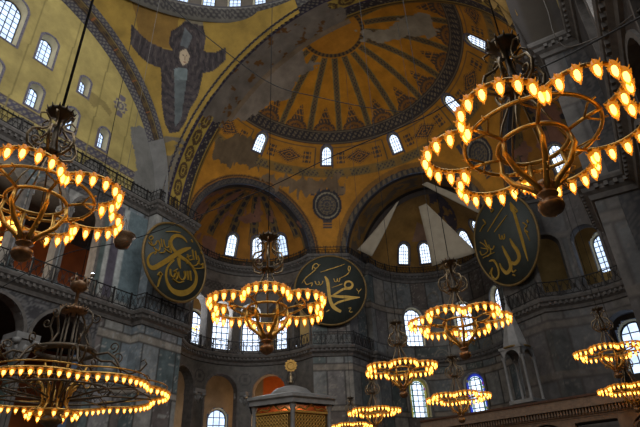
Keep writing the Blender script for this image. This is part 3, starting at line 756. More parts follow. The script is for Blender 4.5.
# exedra outer walls and gallery floor
EO = 10.6; LW = {-1: (2.0, 6.8, 10.6), 1: (2.3, 9.4, 13.4)}; UW = {-1: (2.6, 15.9, 20.6), 1: (1.9, 17.6, 21.2)}
for sg in (-1, 1):
    c = (sg*EX[0], EX[1])
    a0, a1 = (245, 67) if sg < 0 else (-65, 113)
    pts = arcpts(c, EO, a0, a1, 40); inn = arcpts(c, ER+.1, a1, a0, 40)
    slab('floor', (pts+inn)[::(1 if sg > 0 else -1)], ZG-1.0, ZG-.2, M['darkstone'])
    slab('ceiling', (pts+inn)[::(1 if sg > 0 else -1)], ZC-.8, ZC-.2, M['orange'])
    cum = plen(pts); X = np.array([p[0] for p in pts]); Y = np.array([p[1] for p in pts])
    wins = []
    ths = (207, 184, 164, 146, 128, 108) if sg < 0 else (207, 182, 157, 131, 104.5)
    for th in ths: wins.append((EO*abs(rad((th if sg < 0 else 180-th)-a0)), *UW[sg])); wins.append((EO*abs(rad((th if sg < 0 else 180-th)-a0)), *LW[sg])) if sg > 0 or th == 146 else None
    def mk(s, z, P, wins=wins):
        k = np.ones(s.shape, bool)
        for (c_, w, za, zt) in wins: k &= ~((np.abs(s-c_) < w/2) & (z > za) & (z < zt-w/2) | (np.hypot(s-c_, z-zt+w/2) < w/2))
        return k
    surf('wall_northeast' if sg < 0 else 'wall_southeast', np.arange(0, cum[-1], .2), np.arange(0, ZC+.1, .2), lambda s, z: (np.interp(s, cum, X), np.interp(s, cum, Y), z),
         lambda s, z, P: np.where((z > ZG)[..., None], L((176, 146, 88)), np.where((np.abs(P[..., 0]+15.6) < 3.2)[..., None], L((205, 104, 44)), L((140, 126, 108))))*(.7+.5*fbm(s, z, .7, 60))[..., None], M['paint'], mk)
    for j, th in enumerate(ths):
        t = rad(th if sg < 0 else 180-th); d = math.degrees(t)
        window((c[0]+EO*math.cos(t), c[1]+EO*math.sin(t), UW[sg][1]), d+180, UW[sg][0], UW[sg][2]-UW[sg][1], cols=4, rows=7, depth=.5, pane='panehi' if sg < 0 else 'pane', ring=False)
        if sg > 0 or th == 146: window((c[0]+EO*math.cos(t), c[1]+EO*math.sin(t), LW[sg][1]), d+180, LW[sg][0], LW[sg][2]-LW[sg][1], cols=3, rows=5, depth=.5, pane='pane', ring=False)

# ------------------------------------------------------------------ cornices
def cornice(name, path, z, prof, mt=None):
    m = MB(); m.sweep(path, [(o, z+dz) for o, dz in prof]); o = m.build(name, mt or M['stone']); o['kind'] = 'structure'; return o
CP = [(0, -.9), (.12, -.85), (.18, -.6), (.35, -.45), (.4, -.25), (.55, -.15), (.6, 0.02), (.6, .12), (0, .14)]
north = [(-16.5, -24), (-16.5, 14.85)]
def jn(*ps):
    out = []
    for p in ps:
        for q in p:
            if not out or math.hypot(q[0]-out[-1][0], q[1]-out[-1][1]) > .05: out.append(q)
    return out
full = jn(north, NEP[1:], APP[1:], SEP[1:], [(SX, 14.85), (SX, -24)])
# left of travel is outside: flip the profile so it projects into the hall
CPn = [(-o, z) for o, z in CP]
cornice('trim_2', full, ZC, CPn)
cornice('trim_3', full, ZG, CPn)
# dentils under both cornices
def along(path, step):
    cum = plen(path); X = [p[0] for p in path]; Y = [p[1] for p in path]; s = step/2
    while s < cum[-1]:
        x, y = float(np.interp(s, cum, X)), float(np.interp(s, cum, Y)); e = .02
        tx = float(np.interp(s+e, cum, X)-np.interp(s-e, cum, X)); ty = float(np.interp(s+e, cum, Y)-np.interp(s-e, cum, Y)); l = math.hypot(tx, ty) or 1
        yield x, y, tx/l, ty/l, s; s += step
for nm, z in (('trim_4', ZC), ('trim_5', ZG)):
    m = MB()
    for x, y, tx, ty, s in along(full, .42):
        if y < -6: continue
        T = lambda p, x=x, y=y, tx=tx, ty=ty: (x+tx*p[0]+ty*p[1], y+ty*p[0]-tx*p[1], p[2])
        m.box(-.09, .09, .1, .5, z-.42, z-.2, 0, T)
    o = m.build(nm, M['stone']); o['kind'] = 'structure'
# railings
def railing(path, z, label, off, h, style, cat='railing', name='iron_railing', group=None):
    inner = MB(); inner.sweep(path, [(-off, z), (-off, z+.01)])
    n = len(path); off_path = [(inner.v[2*i][0], inner.v[2*i][1]) for i in range(n)]
    root = empty(name, (off_path[0][0], off_path[0][1], z)); tag(root, label, cat, group)
    inv = (-off_path[0][0], -off_path[0][1], -z)
    def b(m, nm): o = m.build(nm, M['railiron'], root); o.location = inv; return o
    m = MB(); m.tube([(x, y, z+h) for x, y in off_path], .05, 6, smooth=False); b(m, 'top_rail')
    m = MB(); m.tube([(x, y, z+.15) for x, y in off_path], .035, 5, smooth=False); b(m, 'bottom_rail')
    for x, y, tx, ty, s in along(off_path, 1.6): m = MB(); m.box(-.05, .05, -.05, .05, z, z+h+.12, 0, lambda p, x=x, y=y, tx=tx, ty=ty: (x+tx*p[0]+ty*p[1], y+ty*p[0]-tx*p[1], p[2])); b(m, 'post')
    m = MB(); st = .5 if style == 'lattice' else .36
    for x, y, tx, ty, s in along(off_path, st):
        A = lambda a, c, x=x, y=y, tx=tx, ty=ty: (x+tx*a, y+ty*a, z+.15+(h-.15)*c)
        if style == 'lattice':
            m.tube([A(-st/2, 0), A(st/2, 1)], .022, 4, smooth=False); m.tube([A(-st/2, 1), A(st/2, 0)], .022, 4, smooth=False)
            m.tube([A(.11*math.cos(2*PI*k/8), .5+.16*math.sin(2*PI*k/8)) for k in range(8)], .02, 4, closed=True, smooth=False)
        else:
            m.tube([A(-st/2+.0, 0), A(0, .95), A(st/2, 0)], .025, 4, smooth=False); m.tube([A(-st/2, .5), A(st/2, .5)], .02, 4, smooth=False)
            m.tube([A(0, 1), A(0, 1.32)], [.05, .005], 5, smooth=False)
    b(m, 'lattice_panel')
    return root
nrp = [(-16.5, -6), (-16.5, 14.85)]
RT = 1.25
railing(jn(nrp, [(-15.5, 14.85), (-PZ, 19.3)]), ZG+.13, 'dark iron lattice railing along the left gallery, passing under the left round board', .45, RT, 'lattice')
ex_l = [p for p in NEP if p[1] > 19.3]
railing(jn([(-PZ, 19.3)], ex_l[:-1]), ZG+.13, 'dark iron railing following the curved gallery above the two dark arches', .45, RT, 'lattice')
railing([(-QA[0]+.05, QA[1]), (-QB[0], QB[1]), (-7.3, AY)], ZG+.13, 'short iron railing on the gallery corner below the middle round board', .45, RT, 'lattice')
railing([(QB[0], QB[1]), (QA[0], QA[1])]+[(-x, y) for x, y in ex_l[:-1]][::-1][1:], ZG+.13, 'iron railing on the curved right hand gallery, below the barred window', .45, RT, 'lattice')
railing(jn(nrp, [(-15.5, 14.85), (-PZ, 19.3)]), ZC+.13, 'spiked iron railing on the upper left cornice under the yellow wall', .45, 1.0, 'spike')
railing(jn([(-PZ, 19.3)], ex_l, APP[1:-1]), ZC+.13, 'spiked iron railing on the upper cornice round the far half domes', .45, .8, 'spike')

# ------------------------------------------------------------------ columns
def column(loc, h, r, shaft, label, group, cap=1.0):
    root = empty('column', loc); tag(root, label, 'column', group)
    m = MB(); m.box(-r*1.5, r*1.5, -r*1.5, r*1.5, 0, .2); m.lathe([(r*1.4, .2), (r*1.45, .3), (r*1.15, .38), (r*1.25, .46), (r*1.02, .52)], 20); m.build('column_base', M['pale'], root)
    m = MB(); m.lathe([(r, .5), (r*1.01, h*.3), (r*.9, h-cap), (0, h-cap)], 20); m.build('shaft', shaft, root)
    m = MB(); z = h-cap; pr = [(r*.95, z), (r*1.05, z+.05), (r*.95, z+.1), (r*1.1, z+cap*.25), (r*1.45, z+cap*.5), (r*1.6, z+cap*.7)]
    m.lathe(pr, 20)
    for k in range(8):
        a = 2*PI*k/8; c, s = math.cos(a), math.sin(a)
        m.tube([(c*r*1.0, s*r*1.0, z+.1), (c*r*1.25, s*r*1.25, z+cap*.35), (c*r*1.7, s*r*1.7, z+cap*.5), (c*r*1.6, s*r*1.6, z+cap*.42)], [.12*r/.4, .12*r/.4, .08*r/.4, .03], 5)
    for sx in (-1, 1):
        for sy in (-1, 1): m.lathe([(0, -.15*cap), (.16*cap, -.1*cap), (.18*cap, .05*cap), (0, .12*cap)], 8, c=(sx*r*1.35, sy*r*1.35, z+cap*.68))
    m.box(-r*1.7, r*1.7, -r*1.7, r*1.7, z+cap*.75, h); m.build('capital', M['pale'], root)
    return root
g1 = 'lower arcade columns of the left aisle'
k = 0
lab = ['tall dark column with carved basket capital behind the left edge chandelier, nearest the marble pier', 'column of the lower left arcade, second from the marble pier']
for i, y in enumerate((7.0, 2.28)): column((-16.9, y, 0), 11.5, .45, M['green'], lab[i], None, 1.5)
gl = ['gallery column beside the marble strips, nearest the left round board', 'gallery column seen through the left chandelier, second from the marble strips', 'gallery column at left, third from the marble strips', 'gallery column near the left edge, behind the chandelier rim']
for i, y in enumerate((7.8, 4.7, 1.6, -1.5)): column((-16.95, y, ZG-.2), 6.6, .26, M['green'], gl[i], None, .9)
el = ['lower arcade column between the two dark arches', 'lower arcade column left of the orange vault, behind the gilded kiosk']
for i, th in enumerate((175, 133)):
    t = rad(th); column((-EX[0]+(ER+.45)*math.cos(t), EX[1]+(ER+.45)*math.sin(t), 0), 11.4, .42, M['porph'], el[i], None, 1.3)
gn = ['first', 'second', 'third', 'fourth', 'fifth', 'sixth']
for i in range(6):
    t = rad(246-180/7*(i+1)); column((-EX[0]+(ER+.42)*math.cos(t), EX[1]+(ER+.42)*math.sin(t), ZG-.2), 4.8, .22, M['green'], 'slim gallery column against bright windows in the far left curve, %s from the left' % gn[i], None, .7)
for i in range(6):
    t = rad(180-(246-180/7*(i+1))); column((EX[0]+(ER+.42)*math.cos(t), EX[1]+(ER+.42)*math.sin(t), ZG-.2), 4.8, .22, M['green'], 'dark gallery column in the far right curve beside the barred window, %s from the right' % gn[i], None, .7)

# ------------------------------------------------------------------ calligraphy boards
def board(c, yaw, tilt, rx, rz, label, strokes, rimc='goldrim'):
    """round board; local x = right seen from the nave, z = up, -y = towards the viewer"""
    root = empty('calligraphy_roundel', c); root.rotation_euler = (rad(tilt), 0, rad(yaw)); tag(root, label, 'sign')
    N = 72
    m = MB(); m.lathe([(0, -.08), (1, -.08), (1, .08), (0, .08)], N, T=lambda p: (p[0]*rx, p[2], p[1]*rz)); m.build('board', M['disc'], root)
    m = MB(); m.tube([(rx*math.cos(2*PI*k/N), -.06, rz*math.sin(2*PI*k/N)) for k in range(N)], .11, 8, closed=True); m.build('gilt_rim', M[rimc], root)
    i = 0
    for pts, w in strokes:
        m = MB(); P = [Vector((x*rx, z*rz)) for x, z in pts]
        # Catmull-Rom smoothing
        Q = []; W = []
        ws = w if isinstance(w, (list, tuple)) else [w]*len(P)
        for a in range(len(P)-1):
            p0 = P[max(a-1, 0)]; p1 = P[a]; p2 = P[a+1]; p3 = P[min(a+2, len(P)-1)]
            for t in (0, .2, .4, .6, .8):
                Q.append(.5*((2*p1)+(-p0+p2)*t+(2*p0-5*p1+4*p2-p3)*t*t+(-p0+3*p1-3*p2+p3)*t**3)); W.append(ws[a]*(1-t)+ws[a+1]*t)
        Q.append(P[-1]); W.append(ws[-1]); n = len(Q); vs = []
        for a in range(n):
            d = (Q[min(a+1, n-1)]-Q[max(a-1, 0)]); d = d.normalized() if d.length > 1e-6 else Vector((1, 0)); nn = Vector((-d.y, d.x))*W[a]*.5*(rx+rz)/2
            for yy in (-.08, -.12-.004*i):
                vs += [(Q[a].x+nn.x, yy, Q[a].y+nn.y), (Q[a].x-nn.x, yy, Q[a].y-nn.y)]
        fs = []
        for a in range(n-1):
            b_ = a*4; c_ = b_+4; fs += [(b_+2, b_+3, c_+3, c_+2), (b_, b_+2, c_+2, c_), (b_+1, c_+1, c_+3, b_+3)]
        fs += [(0, 1, 3, 2), (n*4-4, n*4-2, n*4-1, n*4-3)]
        i += 1; m.add(vs, fs); m.build('letter_stroke', M['gold'], root)
    return root
STROKES = __import__('json').loads('''{"U":[[[[0.269,0.65],[0.148,0.72],[-0.012,0.724],[-0.17,0.635],[-0.246,0.47],[-0.188,0.326],[-0.038,0.232],[0.14,0.173]],[0.02,0.06,0.08,0.09,0.09,0.09,0.1,0.1]],[[[0.411,0.561],[0.232,0.433],[0.041,0.27],[-0.191,0.03],[-0.432,-0.213],[-0.642,-0.4],[-0.777,-0.403],[-0.839,-0.272],[-0.785,-0.106],[-0.652,0.021]],[0.03,0.1,0.12,0.12,0.12,0.11,0.08,0.06,0.04,0.01]],[[[0.14,0.173],[0.349,0.143],[0.538,0.045],[0.68,-0.119],[0.668,-0.368],[0.49,-0.61],[0.231,-0.755],[-0.035,-0.762],[-0.208,-0.617],[-0.272,-0.422],[-0.232,-0.198],[-0.085,0.021]],[0.1,0.08,0.08,0.08,0.1,0.13,0.15,0.12,0.08,0.06,0.05,0.05]],[[[0.045,0.129],[0.099,-0.049],[0.149,-0.132]],[0.12,0.08,0.01]],[[[-0.444,0.645],[-0.218,0.753],[0.015,0.824]],[0.009,0.03,0.017]],[[[-0.897,0.167],[-0.794,0.124],[-0.693,0.191],[-0.654,0.308]],[0.025,0.025,0.025,0.025]],[[[-0.899,0.265],[-0.844,0.352],[-0.784,0.327],[-0.84,0.241],[-0.899,0.265]],[0.021,0.021,0.021,0.021,0.021]],[[[-0.734,0.099],[-0.639,0.027],[-0.681,-0.064]],[0.025,0.025,0.025]],[[[-0.629,0.331],[-0.552,0.2],[-0.574,0.065],[-0.661,0.079]],[0.025,0.025,0.025,0.025]],[[[-0.554,0.402],[-0.488,0.201]],[0.025,0.025]],[[[-0.482,0.408],[-0.4,0.25],[-0.303,0.291],[-0.312,0.455]],[0.025,0.025,0.025,0.025]],[[[-0.554,0.024],[-0.42,0.09],[-0.378,0.196]],[0.025,0.025,0.025]],[[[-0.31,0.339],[-0.199,0.192]],[0.03,0.03]],[[[-0.421,0.191],[-0.284,0.158],[-0.196,0.168]],[0.025,0.025,0.025]],[[[-0.783,0.141],[-0.835,0.206]],[0.021,0.021]],[[[0.309,0.332],[0.389,0.205],[0.496,0.26]],[0.025,0.025,0.025]],[[[0.465,0.516],[0.545,0.265]],[0.025,0.025]],[[[0.563,0.528],[0.64,0.302]],[0.025,0.025]],[[[0.658,0.431],[0.721,0.32],[0.656,0.162],[0.533,0.089]],[0.025,0.025,0.025,0.025]],[[[0.365,0.143],[0.523,0.033],[0.699,0.072],[0.907,0.175]],[0.025,0.025,0.025,0.025]],[[[0.677,0.263],[0.784,0.21],[0.861,0.28],[0.856,0.17]],[0.025,0.025,0.025,0.025]],[[[0.29,0.232],[0.437,0.343]],[0.021,0.021]],[[[0.384,0.781],[0.44,0.723]],[0.025,0.025]],[[[0.744,0.574],[0.8,0.528]],[0.021,0.021]],[[[0.266,0.17],[0.342,0.069]],[0.021,0.021]],[[[-0.179,-0.265],[-0.143,-0.412],[-0.052,-0.429],[-0.009,-0.315]],[0.03,0.03,0.03,0.03]],[[[-0.031,-0.261],[0.055,-0.342],[0.028,-0.474]],[0.03,0.03,0.03]],[[[0.073,-0.248],[0.122,-0.392],[0.246,-0.399],[0.307,-0.277],[0.26,-0.154]],[0.03,0.03,0.03,0.03,0.03]],[[[0.35,-0.122],[0.409,-0.342]],[0.03,0.03]],[[[0.441,-0.088],[0.504,-0.335]],[0.03,0.03]],[[[-0.074,-0.486],[0.109,-0.52],[0.265,-0.43]],[0.025,0.025,0.025]],[[[-0.072,-0.288],[0.034,-0.187]],[0.021,0.021]],[[[-0.475,-0.447],[-0.509,-0.542],[-0.403,-0.505],[-0.475,-0.447]],[0.017,0.017,0.017,0.017]],[[[-0.439,-0.542],[-0.46,-0.679],[-0.484,-0.839]],[0.025,0.021,0.009]]],"M":[[[[-0.147,0.384],[-0.087,0.278],[-0.062,0.112],[-0.043,-0.187],[0.001,-0.392],[0.078,-0.521],[0.259,-0.641]],[0.029,0.086,0.094,0.086,0.094,0.108,0.072]],[[[0.02,-0.2],[0.192,-0.096],[0.382,0.009],[0.558,0.027],[0.627,0.124],[0.569,0.213],[0.446,0.205],[0.403,0.107],[0.463,0.029]],[0.036,0.058,0.065,0.079,0.058,0.05,0.058,0.043,0.036]],[[[-0.001,-0.188],[0.187,-0.209],[0.448,-0.231],[0.804,-0.25]],[0.043,0.072,0.086,0.022]],[[[0.804,-0.25],[0.507,-0.297],[0.205,-0.375],[0.06,-0.468]],[0.022,0.05,0.058,0.043]],[[[-0.259,0.515],[0.066,0.616],[0.427,0.733]],[0.012,0.025,0.012]],[[[0.041,0.049],[0.342,0.152]],[0.012,0.019]],[[[-0.492,0.593],[-0.467,0.717],[-0.369,0.772],[-0.317,0.703],[-0.395,0.625],[-0.458,0.672]],[0.022,0.022,0.022,0.022,0.022,0.022]],[[[-0.317,0.703],[-0.262,0.747]],[0.019,0.019]],[[[-0.396,0.591],[-0.527,0.482],[-0.689,0.346],[-0.798,0.2]],[0.025,0.019,0.019,0.006]],[[[0.106,0.312],[0.134,0.223],[0.187,0.233],[0.201,0.31],[0.219,0.232],[0.261,0.231],[0.277,0.331]],[0.019,0.019,0.019,0.019,0.019,0.019,0.019]],[[[0.298,0.33],[0.457,0.405],[0.554,0.504],[0.593,0.627],[0.553,0.673],[0.526,0.583],[0.575,0.503]],[0.012,0.019,0.025,0.019,0.019,0.019,0.019]],[[[0.725,0.001],[0.784,-0.077],[0.863,-0.002]],[0.015,0.015,0.015]],[[[0.784,-0.077],[0.768,-0.152]],[0.012,0.012]],[[[0.471,-0.551],[0.545,-0.543],[0.487,-0.646],[0.579,-0.659]],[0.015,0.015,0.015,0.015]],[[[-0.427,0.246],[-0.388,0.146],[-0.314,0.156],[-0.321,0.244]],[0.022,0.022,0.022,0.022]],[[[-0.588,0.178],[-0.503,0.193],[-0.537,0.095]],[0.022,0.022,0.022]],[[[-0.304,0.117],[-0.229,0.17],[-0.205,0.253]],[0.019,0.019,0.019]],[[[-0.743,0.292],[-0.672,0.153],[-0.598,0.173]],[0.022,0.022,0.022]],[[[-0.298,-0.633],[-0.291,-0.711]],[0.025,0.025]],[[[-0.144,-0.636],[-0.059,-0.586]],[0.025,0.025]]],"A":[[[[0.505,0.63],[0.524,0.471],[0.506,0.042],[0.479,-0.358],[0.453,-0.679]],[0.06,0.07,0.08,0.07,0.01]],[[[0.519,0.661],[0.477,0.481],[0.621,0.389],[0.519,0.661]],[0.01,0.05,0.04,0.01]],[[[0.356,0.688],[0.008,0.545],[-0.426,0.358]],[0.009,0.03,0.017]],[[[0.31,0.44],[0.045,0.352],[-0.226,0.261]],[0.009,0.03,0.017]],[[[0.17,-0.057],[0.199,-0.212],[0.265,-0.391],[0.247,-0.534],[0.101,-0.596],[-0.02,-0.528],[-0.07,-0.416]],[0.02,0.08,0.09,0.09,0.09,0.06,0.02]],[[[-0.119,-0.11],[-0.091,-0.277],[-0.045,-0.472],[-0.079,-0.635],[-0.235,-0.691],[-0.335,-0.568],[-0.358,-0.428]],[0.02,0.07,0.08,0.09,0.09,0.06,0.02]],[[[-0.653,-0.272],[-0.505,-0.314],[-0.448,-0.504],[-0.504,-0.662],[-0.647,-0.696],[-0.711,-0.555],[-0.621,-0.442],[-0.78,-0.543]],[0.03,0.05,0.05,0.05,0.05,0.04,0.03,0.02]],[[[-0.103,0.153],[-0.111,0.058],[-0.071,0.029],[-0.03,0.098],[-0.026,0.011],[0.028,0.013],[0.052,0.101]],[0.021,0.021,0.021,0.021,0.021,0.021,0.021]],[[[-0.765,0.236],[-0.635,0.095],[-0.609,-0.054],[-0.823,-0.06],[-0.85,0.052]],[0.021,0.021,0.021,0.021,0.021]],[[[-0.597,0.219],[-0.564,0.041],[-0.445,-0.067],[-0.348,-0.019]],[0.025,0.025,0.025,0.025]],[[[-0.512,0.071],[-0.522,-0.112],[-0.658,-0.159]],[0.021,0.021,0.021]],[[[-0.787,0.104],[-0.557,-0.024]],[0.017,0.017]],[[[-0.82,-0.136],[-0.574,-0.142],[-0.412,-0.154]],[0.017,0.017,0.017]],[[[0.667,0.103],[0.747,-0.003],[0.66,-0.048],[0.726,-0.146]],[0.025,0.025,0.025,0.025]],[[[0.646,-0.077],[0.68,-0.174],[0.691,-0.317]],[0.025,0.017,0.009]],[[[0.812,0.099],[0.815,0.038]],[0.03,0.03]],[[[-0.665,0.453],[-0.511,0.53],[-0.405,0.549],[-0.446,0.671]],[0.009,0.021,0.017,0.017]],[[[-0.086,0.781],[-0.034,0.731],[-0.106,0.699],[-0.117,0.756]],[0.017,0.017,0.017,0.017]],[[[-0.066,-0.663],[-0.037,-0.742],[0.054,-0.728]],[0.025,0.025,0.025]],[[[-0.074,-0.786],[-0.012,-0.831]],[0.025,0.025]]]}''')
board((-14.4, 16.5, 19.35), 90, 0, 3.45, 3.3, 'dark round board with tightly curled gold Arabic script, above the left marble pier', STROKES['U'])
board((-8.65, 31.95, 20.45), 33.2, 4, 3.6, 3.6, 'dark round board half hidden behind the central chandelier, gold Arabic script', STROKES['M'])
board((8.95, 31.5, 20.8), -33.2, 6, 3.5, 4.0, 'dark oval board with tall gold upright stroke, under the big right chandelier', STROKES['A'])

# ------------------------------------------------------------------ chandeliers
def lamp_meshes():
    g = MB(); g.lathe([(.05, -.01), (.072, -.05), (.078, -.09), (.068, -.14), (.046, -.19), (.02, -.225), (.014, -.25), (0, -.26)], 10)
    b = MB(); b.lathe([(0, -.03), (.03, -.04), (.044, -.08), (.046, -.12), (.03, -.17), (0, -.2)], 8)
    h = MB(); h.lathe([(0, .05), (.03, .05), (.05, .03), (.062, .0), (.078, -.035), (.094, -.065), (.084, -.07), (.05, -.05)], 10)
    for k in range(6):
        a = 2*PI*k/6; c, s = math.cos(a), math.sin(a); h.tube([(c*.07, s*.07, -.02), (c*.098, s*.098, -.01), (c*.112, s*.112, .015)], [.016, .013, .004], 4)
    return g, h, b
G_, H_, B_ = lamp_meshes()
def lobed(R0, nl, depth, per=14, cusp=None):
    """outline of nl outward arcs; returns points of the ring"""
    d = R0-depth; out = []
    cr = cusp; ca = PI/nl
    # arc through cusp points, centred at distance d from the axis
    cx, cy = cr*math.cos(ca), cr*math.sin(ca); rh = R0-d; 
    ang = math.atan2(cy, cx-d)
    rr = math.hypot(cx-d, cy)
    for l in range(nl):
        t = 2*PI*l/nl
        for k in range(per):
            q = -ang+2*ang*(k+.5)/per; r = rh+(rr-rh)*(abs(q)/ang)**2
            x, y = d+r*math.cos(q), r*math.sin(q); out.append((x*math.cos(t)-y*math.sin(t), x*math.sin(t)+y*math.cos(t)))
    return out
def scroll(m, c, s, pts, r=.02, mi=0): m.tube([(c*a, s*a, z) for a, z in pts], r, 6, mi=mi)
def spiral(r0, z0, rr, a0, turns, n=14, sgn=1):
    return [(r0+rr*(1-.75*k/n)*math.cos(a0+sgn*turns*2*PI*k/n), z0+rr*(1-.75*k/n)*math.sin(a0+sgn*turns*2*PI*k/n)) for k in range(n+1)]

def make_chandelier(label, group):
    root = empty('chandelier'); tag(root, label, 'chandelier', group)
    ring = lobed(1.6, 6, .56, 16, 1.02)
    m = MB(); m.tube([(x, y, 0) for x, y in ring], .034, 8, closed=True); m.build('lobed_ring', M['bronze'], root)
    m = MB(); m.tube([(1.0*math.cos(2*PI*k/48), 1.0*math.sin(2*PI*k/48), .02) for k in range(48)], .032, 8, closed=True); m.build('middle_ring', M['bronze'], root)
    m = MB(); m.tube([(.52*math.cos(2*PI*k/40), .52*math.sin(2*PI*k/40), -.1) for k in range(40)], .036, 8, closed=True); m.build('inner_ring', M['bronze'], root)
    for k in range(6):
        a = 2*PI*(k+.5)/6; c, s = math.cos(a), math.sin(a)
        m = MB(); m.tube([(c*.54, s*.54, -.1), (c*.8, s*.8, -.03), (c*1.04, s*1.04, 0)], .03, 6)
        for sg in (-1, 1):
            a2 = a+sg*.26; m.tube([(c*.78, s*.78, -.03), (math.cos(a2)*.95, math.sin(a2)*.95, 0), (math.cos(a2)*1.08, math.sin(a2)*1.08, .02)], .018, 5)
        m.build('spoke', M['bronze'], root)
        m = MB(); m.tube([(c*.09, s*.09, -.95), (c*.2, s*.2, -.8), (c*.42, s*.42, -.62), (c*.56, s*.56, -.36), (c*.52, s*.52, -.1)], [.04, .045, .045, .042, .034], 8)
        m.tube([(c*.3, s*.3, -.74), (c*.42, s*.42, -.82), (c*.46, s*.46, -.72), (c*.4, s*.4, -.68)], .016, 5); m.build('lower_arm', M['bronze'], root)
    m = MB(); m.lathe([(0, -.76), (.12, -.78), (.16, -.86), (.1, -.92), (.14, -.96), (.15, -1.0), (.08, -1.05), (.09, -1.07), (.17, -1.12), (.185, -1.2), (.15, -1.27), (.08, -1.32), (0, -1.34)], 20); m.build('bottom_finial', M['copper'], root)
    for k in range(6):
        a = 2*PI*k/6; c, s = math.cos(a), math.sin(a)
        m = MB(); m.tube([(c*.5, s*.5, -.08), (c*.36, s*.36, .35), (c*.14, s*.14, .8), (c*.1, s*.1, 1.05)], .018, 6); m.build('upright_rod', M['silver'], root)
        m = MB(); scroll(m, c, s, [(.1, 1.02), (.26, .96), (.44, 1.06), (.49, 1.25), (.42, 1.44), (.24, 1.53), (.14, 1.64), (.15, 1.8), (.26, 1.93), (.37, 1.86), (.34, 1.74)], [.022, .03, .03, .03, .03, .028, .026, .026, .024, .02, .012])
        scroll(m, c, s, spiral(.31, 1.22, .13, PI, 1.1), .02); m.build('crown_scroll', M['silver'], root)
    m = MB(); m.lathe([(0, 1.0), (.16, 1.0), (.2, 1.04), (.12, 1.08), (.05, 1.1), (.045, 1.9), (.14, 1.96), (.24, 2.0), (.27, 2.06), (.2, 2.1), (.1, 2.12), (.06, 2.2), (0, 2.24)], 18)
    for k in range(12):
        a = 2*PI*k/12; m.tube([(.24*math.cos(a), .24*math.sin(a), 2.02), (.3*math.cos(a), .3*math.sin(a), 2.12)], [.03, .008], 5)
    m.build('crown', M['iron'], root)
    lp = lobed(1.6, 6, .56, 9, 1.02)
    g0 = h0 = None
    for (x, y) in lp:
        l = math.hypot(x, y); x, y = x*(1+.03/l), y*(1+.03/l)
        if g0 is None:
            g0 = G_.build('lamp', M['glass'], root); g0.location = (x, y, -.02); g0.scale = (.84, .84, 1.08); h0 = H_.build('lamp_collar', M['amber'], g0); b0 = B_.build('bulb', M['bulb'], g0)
        else:
            g = g0.copy(); COL.objects.link(g); g.location = (x, y, -.02)
            for q in (h0, b0): h = q.copy(); COL.objects.link(h); h.parent = g
    return root
GRP = 'lit lobed chandeliers hanging over the nave'
proto = make_chandelier('largest lit chandelier, upper right, its finial hanging over the oval board', GRP)
CH = [((14.83, -3.66, 6.12), 18, None, 42),
      ((6.6, -6.15, 6.77), 20, 'big lit chandelier cut by the left edge, before the upper left gallery', 41),
      ((7.24, .15, 6.33), 5, 'lit chandelier at centre, covering the left part of the middle round board', 39),
      ((10.93, 5.22, 6.52), 24, 'lit chandelier hanging just left below the oval board, before an upper apse window', 39),
      ((6.7, 10.39, 6.6), 0, 'lit chandelier between the short gallery corner railing and the left stained window', 36),
      ((1.34, 18.71, 6.39), 14, 'small lit chandelier low at centre, upper one of the pair beside the gilded kiosk', 34),
      ((-4.5, 26.9, 6.9), 30, 'distant lit chandelier at the bottom edge, lowest one right of the gilded kiosk', 30),
      ((7.28, 16.05, 6.1), 8, 'lit chandelier in front of the right hand stained glass window', 34),
      ((14.49, 16.54, 7.29), 18, 'lit chandelier at the right edge, upper of the two beside the bright arched window', 34),
      ((14.78, 19.1, 6.0), 3, 'lit chandelier at the right edge, hanging over the carved marble tribune', 32)]
km = kidmap()
chs = [proto]
for loc, rz, lab, top in CH[1:]:
    o = copy_tree(proto, km); o.location = loc; o.rotation_euler = (0, 0, rad(rz)); o['label'] = lab; chs.append(o)
for o in chs: o.scale = (.95,)*3
chs[1].scale = (.98,)*3; chs[-1].scale = (.87,)*3; chs[2].scale = (1, 1, 1)
proto.location = CH[0][0]; proto.rotation_euler = (0, 0, rad(CH[0][1]))
for o, (loc, rz, lab, top) in zip(chs, CH):
    m = MB(); h = (top-loc[2])/.95; near = loc[1] < -3; m.tube([(0, 0, 2.2), (0, 0, h)], .03 if near and loc[0] < 10 else .014, 6); m.build('hanging_rod', M['cable'], o)
# small gallery chandelier
def small_ring(loc, label, r=.75, n=18):
    root = empty('gallery_chandelier', loc); tag(root, label, 'chandelier')
    m = MB(); pts = lobed(r, 6, r*.35, 8, r*.72); m.tube([(x, y, 0) for x, y in pts], .03, 6, closed=True); m.build('ring', M['bronze'], root)
    m = MB(); m.tube([(0, 0, -.4), (0, 0, 3.2)], .03, 6)
    for k in range(6): a = 2*PI*(k+.5)/6; m.tube([(0, 0, -.35), (r*.4*math.cos(a), r*.4*math.sin(a), -.2), (r*.72*math.cos(a), r*.72*math.sin(a), 0)], .02, 5)
    m.build('stem', M['bronze'], root)
    pts = lobed(r, 6, r*.35, n//6, r*.72); g0 = None
    for x, y in pts:
        if g0 is None: g0 = G_.build('lamp', M['glass'], root); b0 = B_.build('bulb', M['bulb'], g0)
        else:
            g0 = g0.copy(); COL.objects.link(g0); b = b0.copy(); COL.objects.link(b); b.parent = g0
        g0.location = (x, y, 0); g0.scale = (.9, .9, .9)
    return root
small_ring((-18.6, 5.6, 17.9), 'small lit chandelier inside the upper left gallery, below the big left edge chandelier', .95, 24)
small_ring((-21.6, 27.6, 17.9), 'small lit chandelier inside the far curved gallery, right of the left round board', .95, 18)

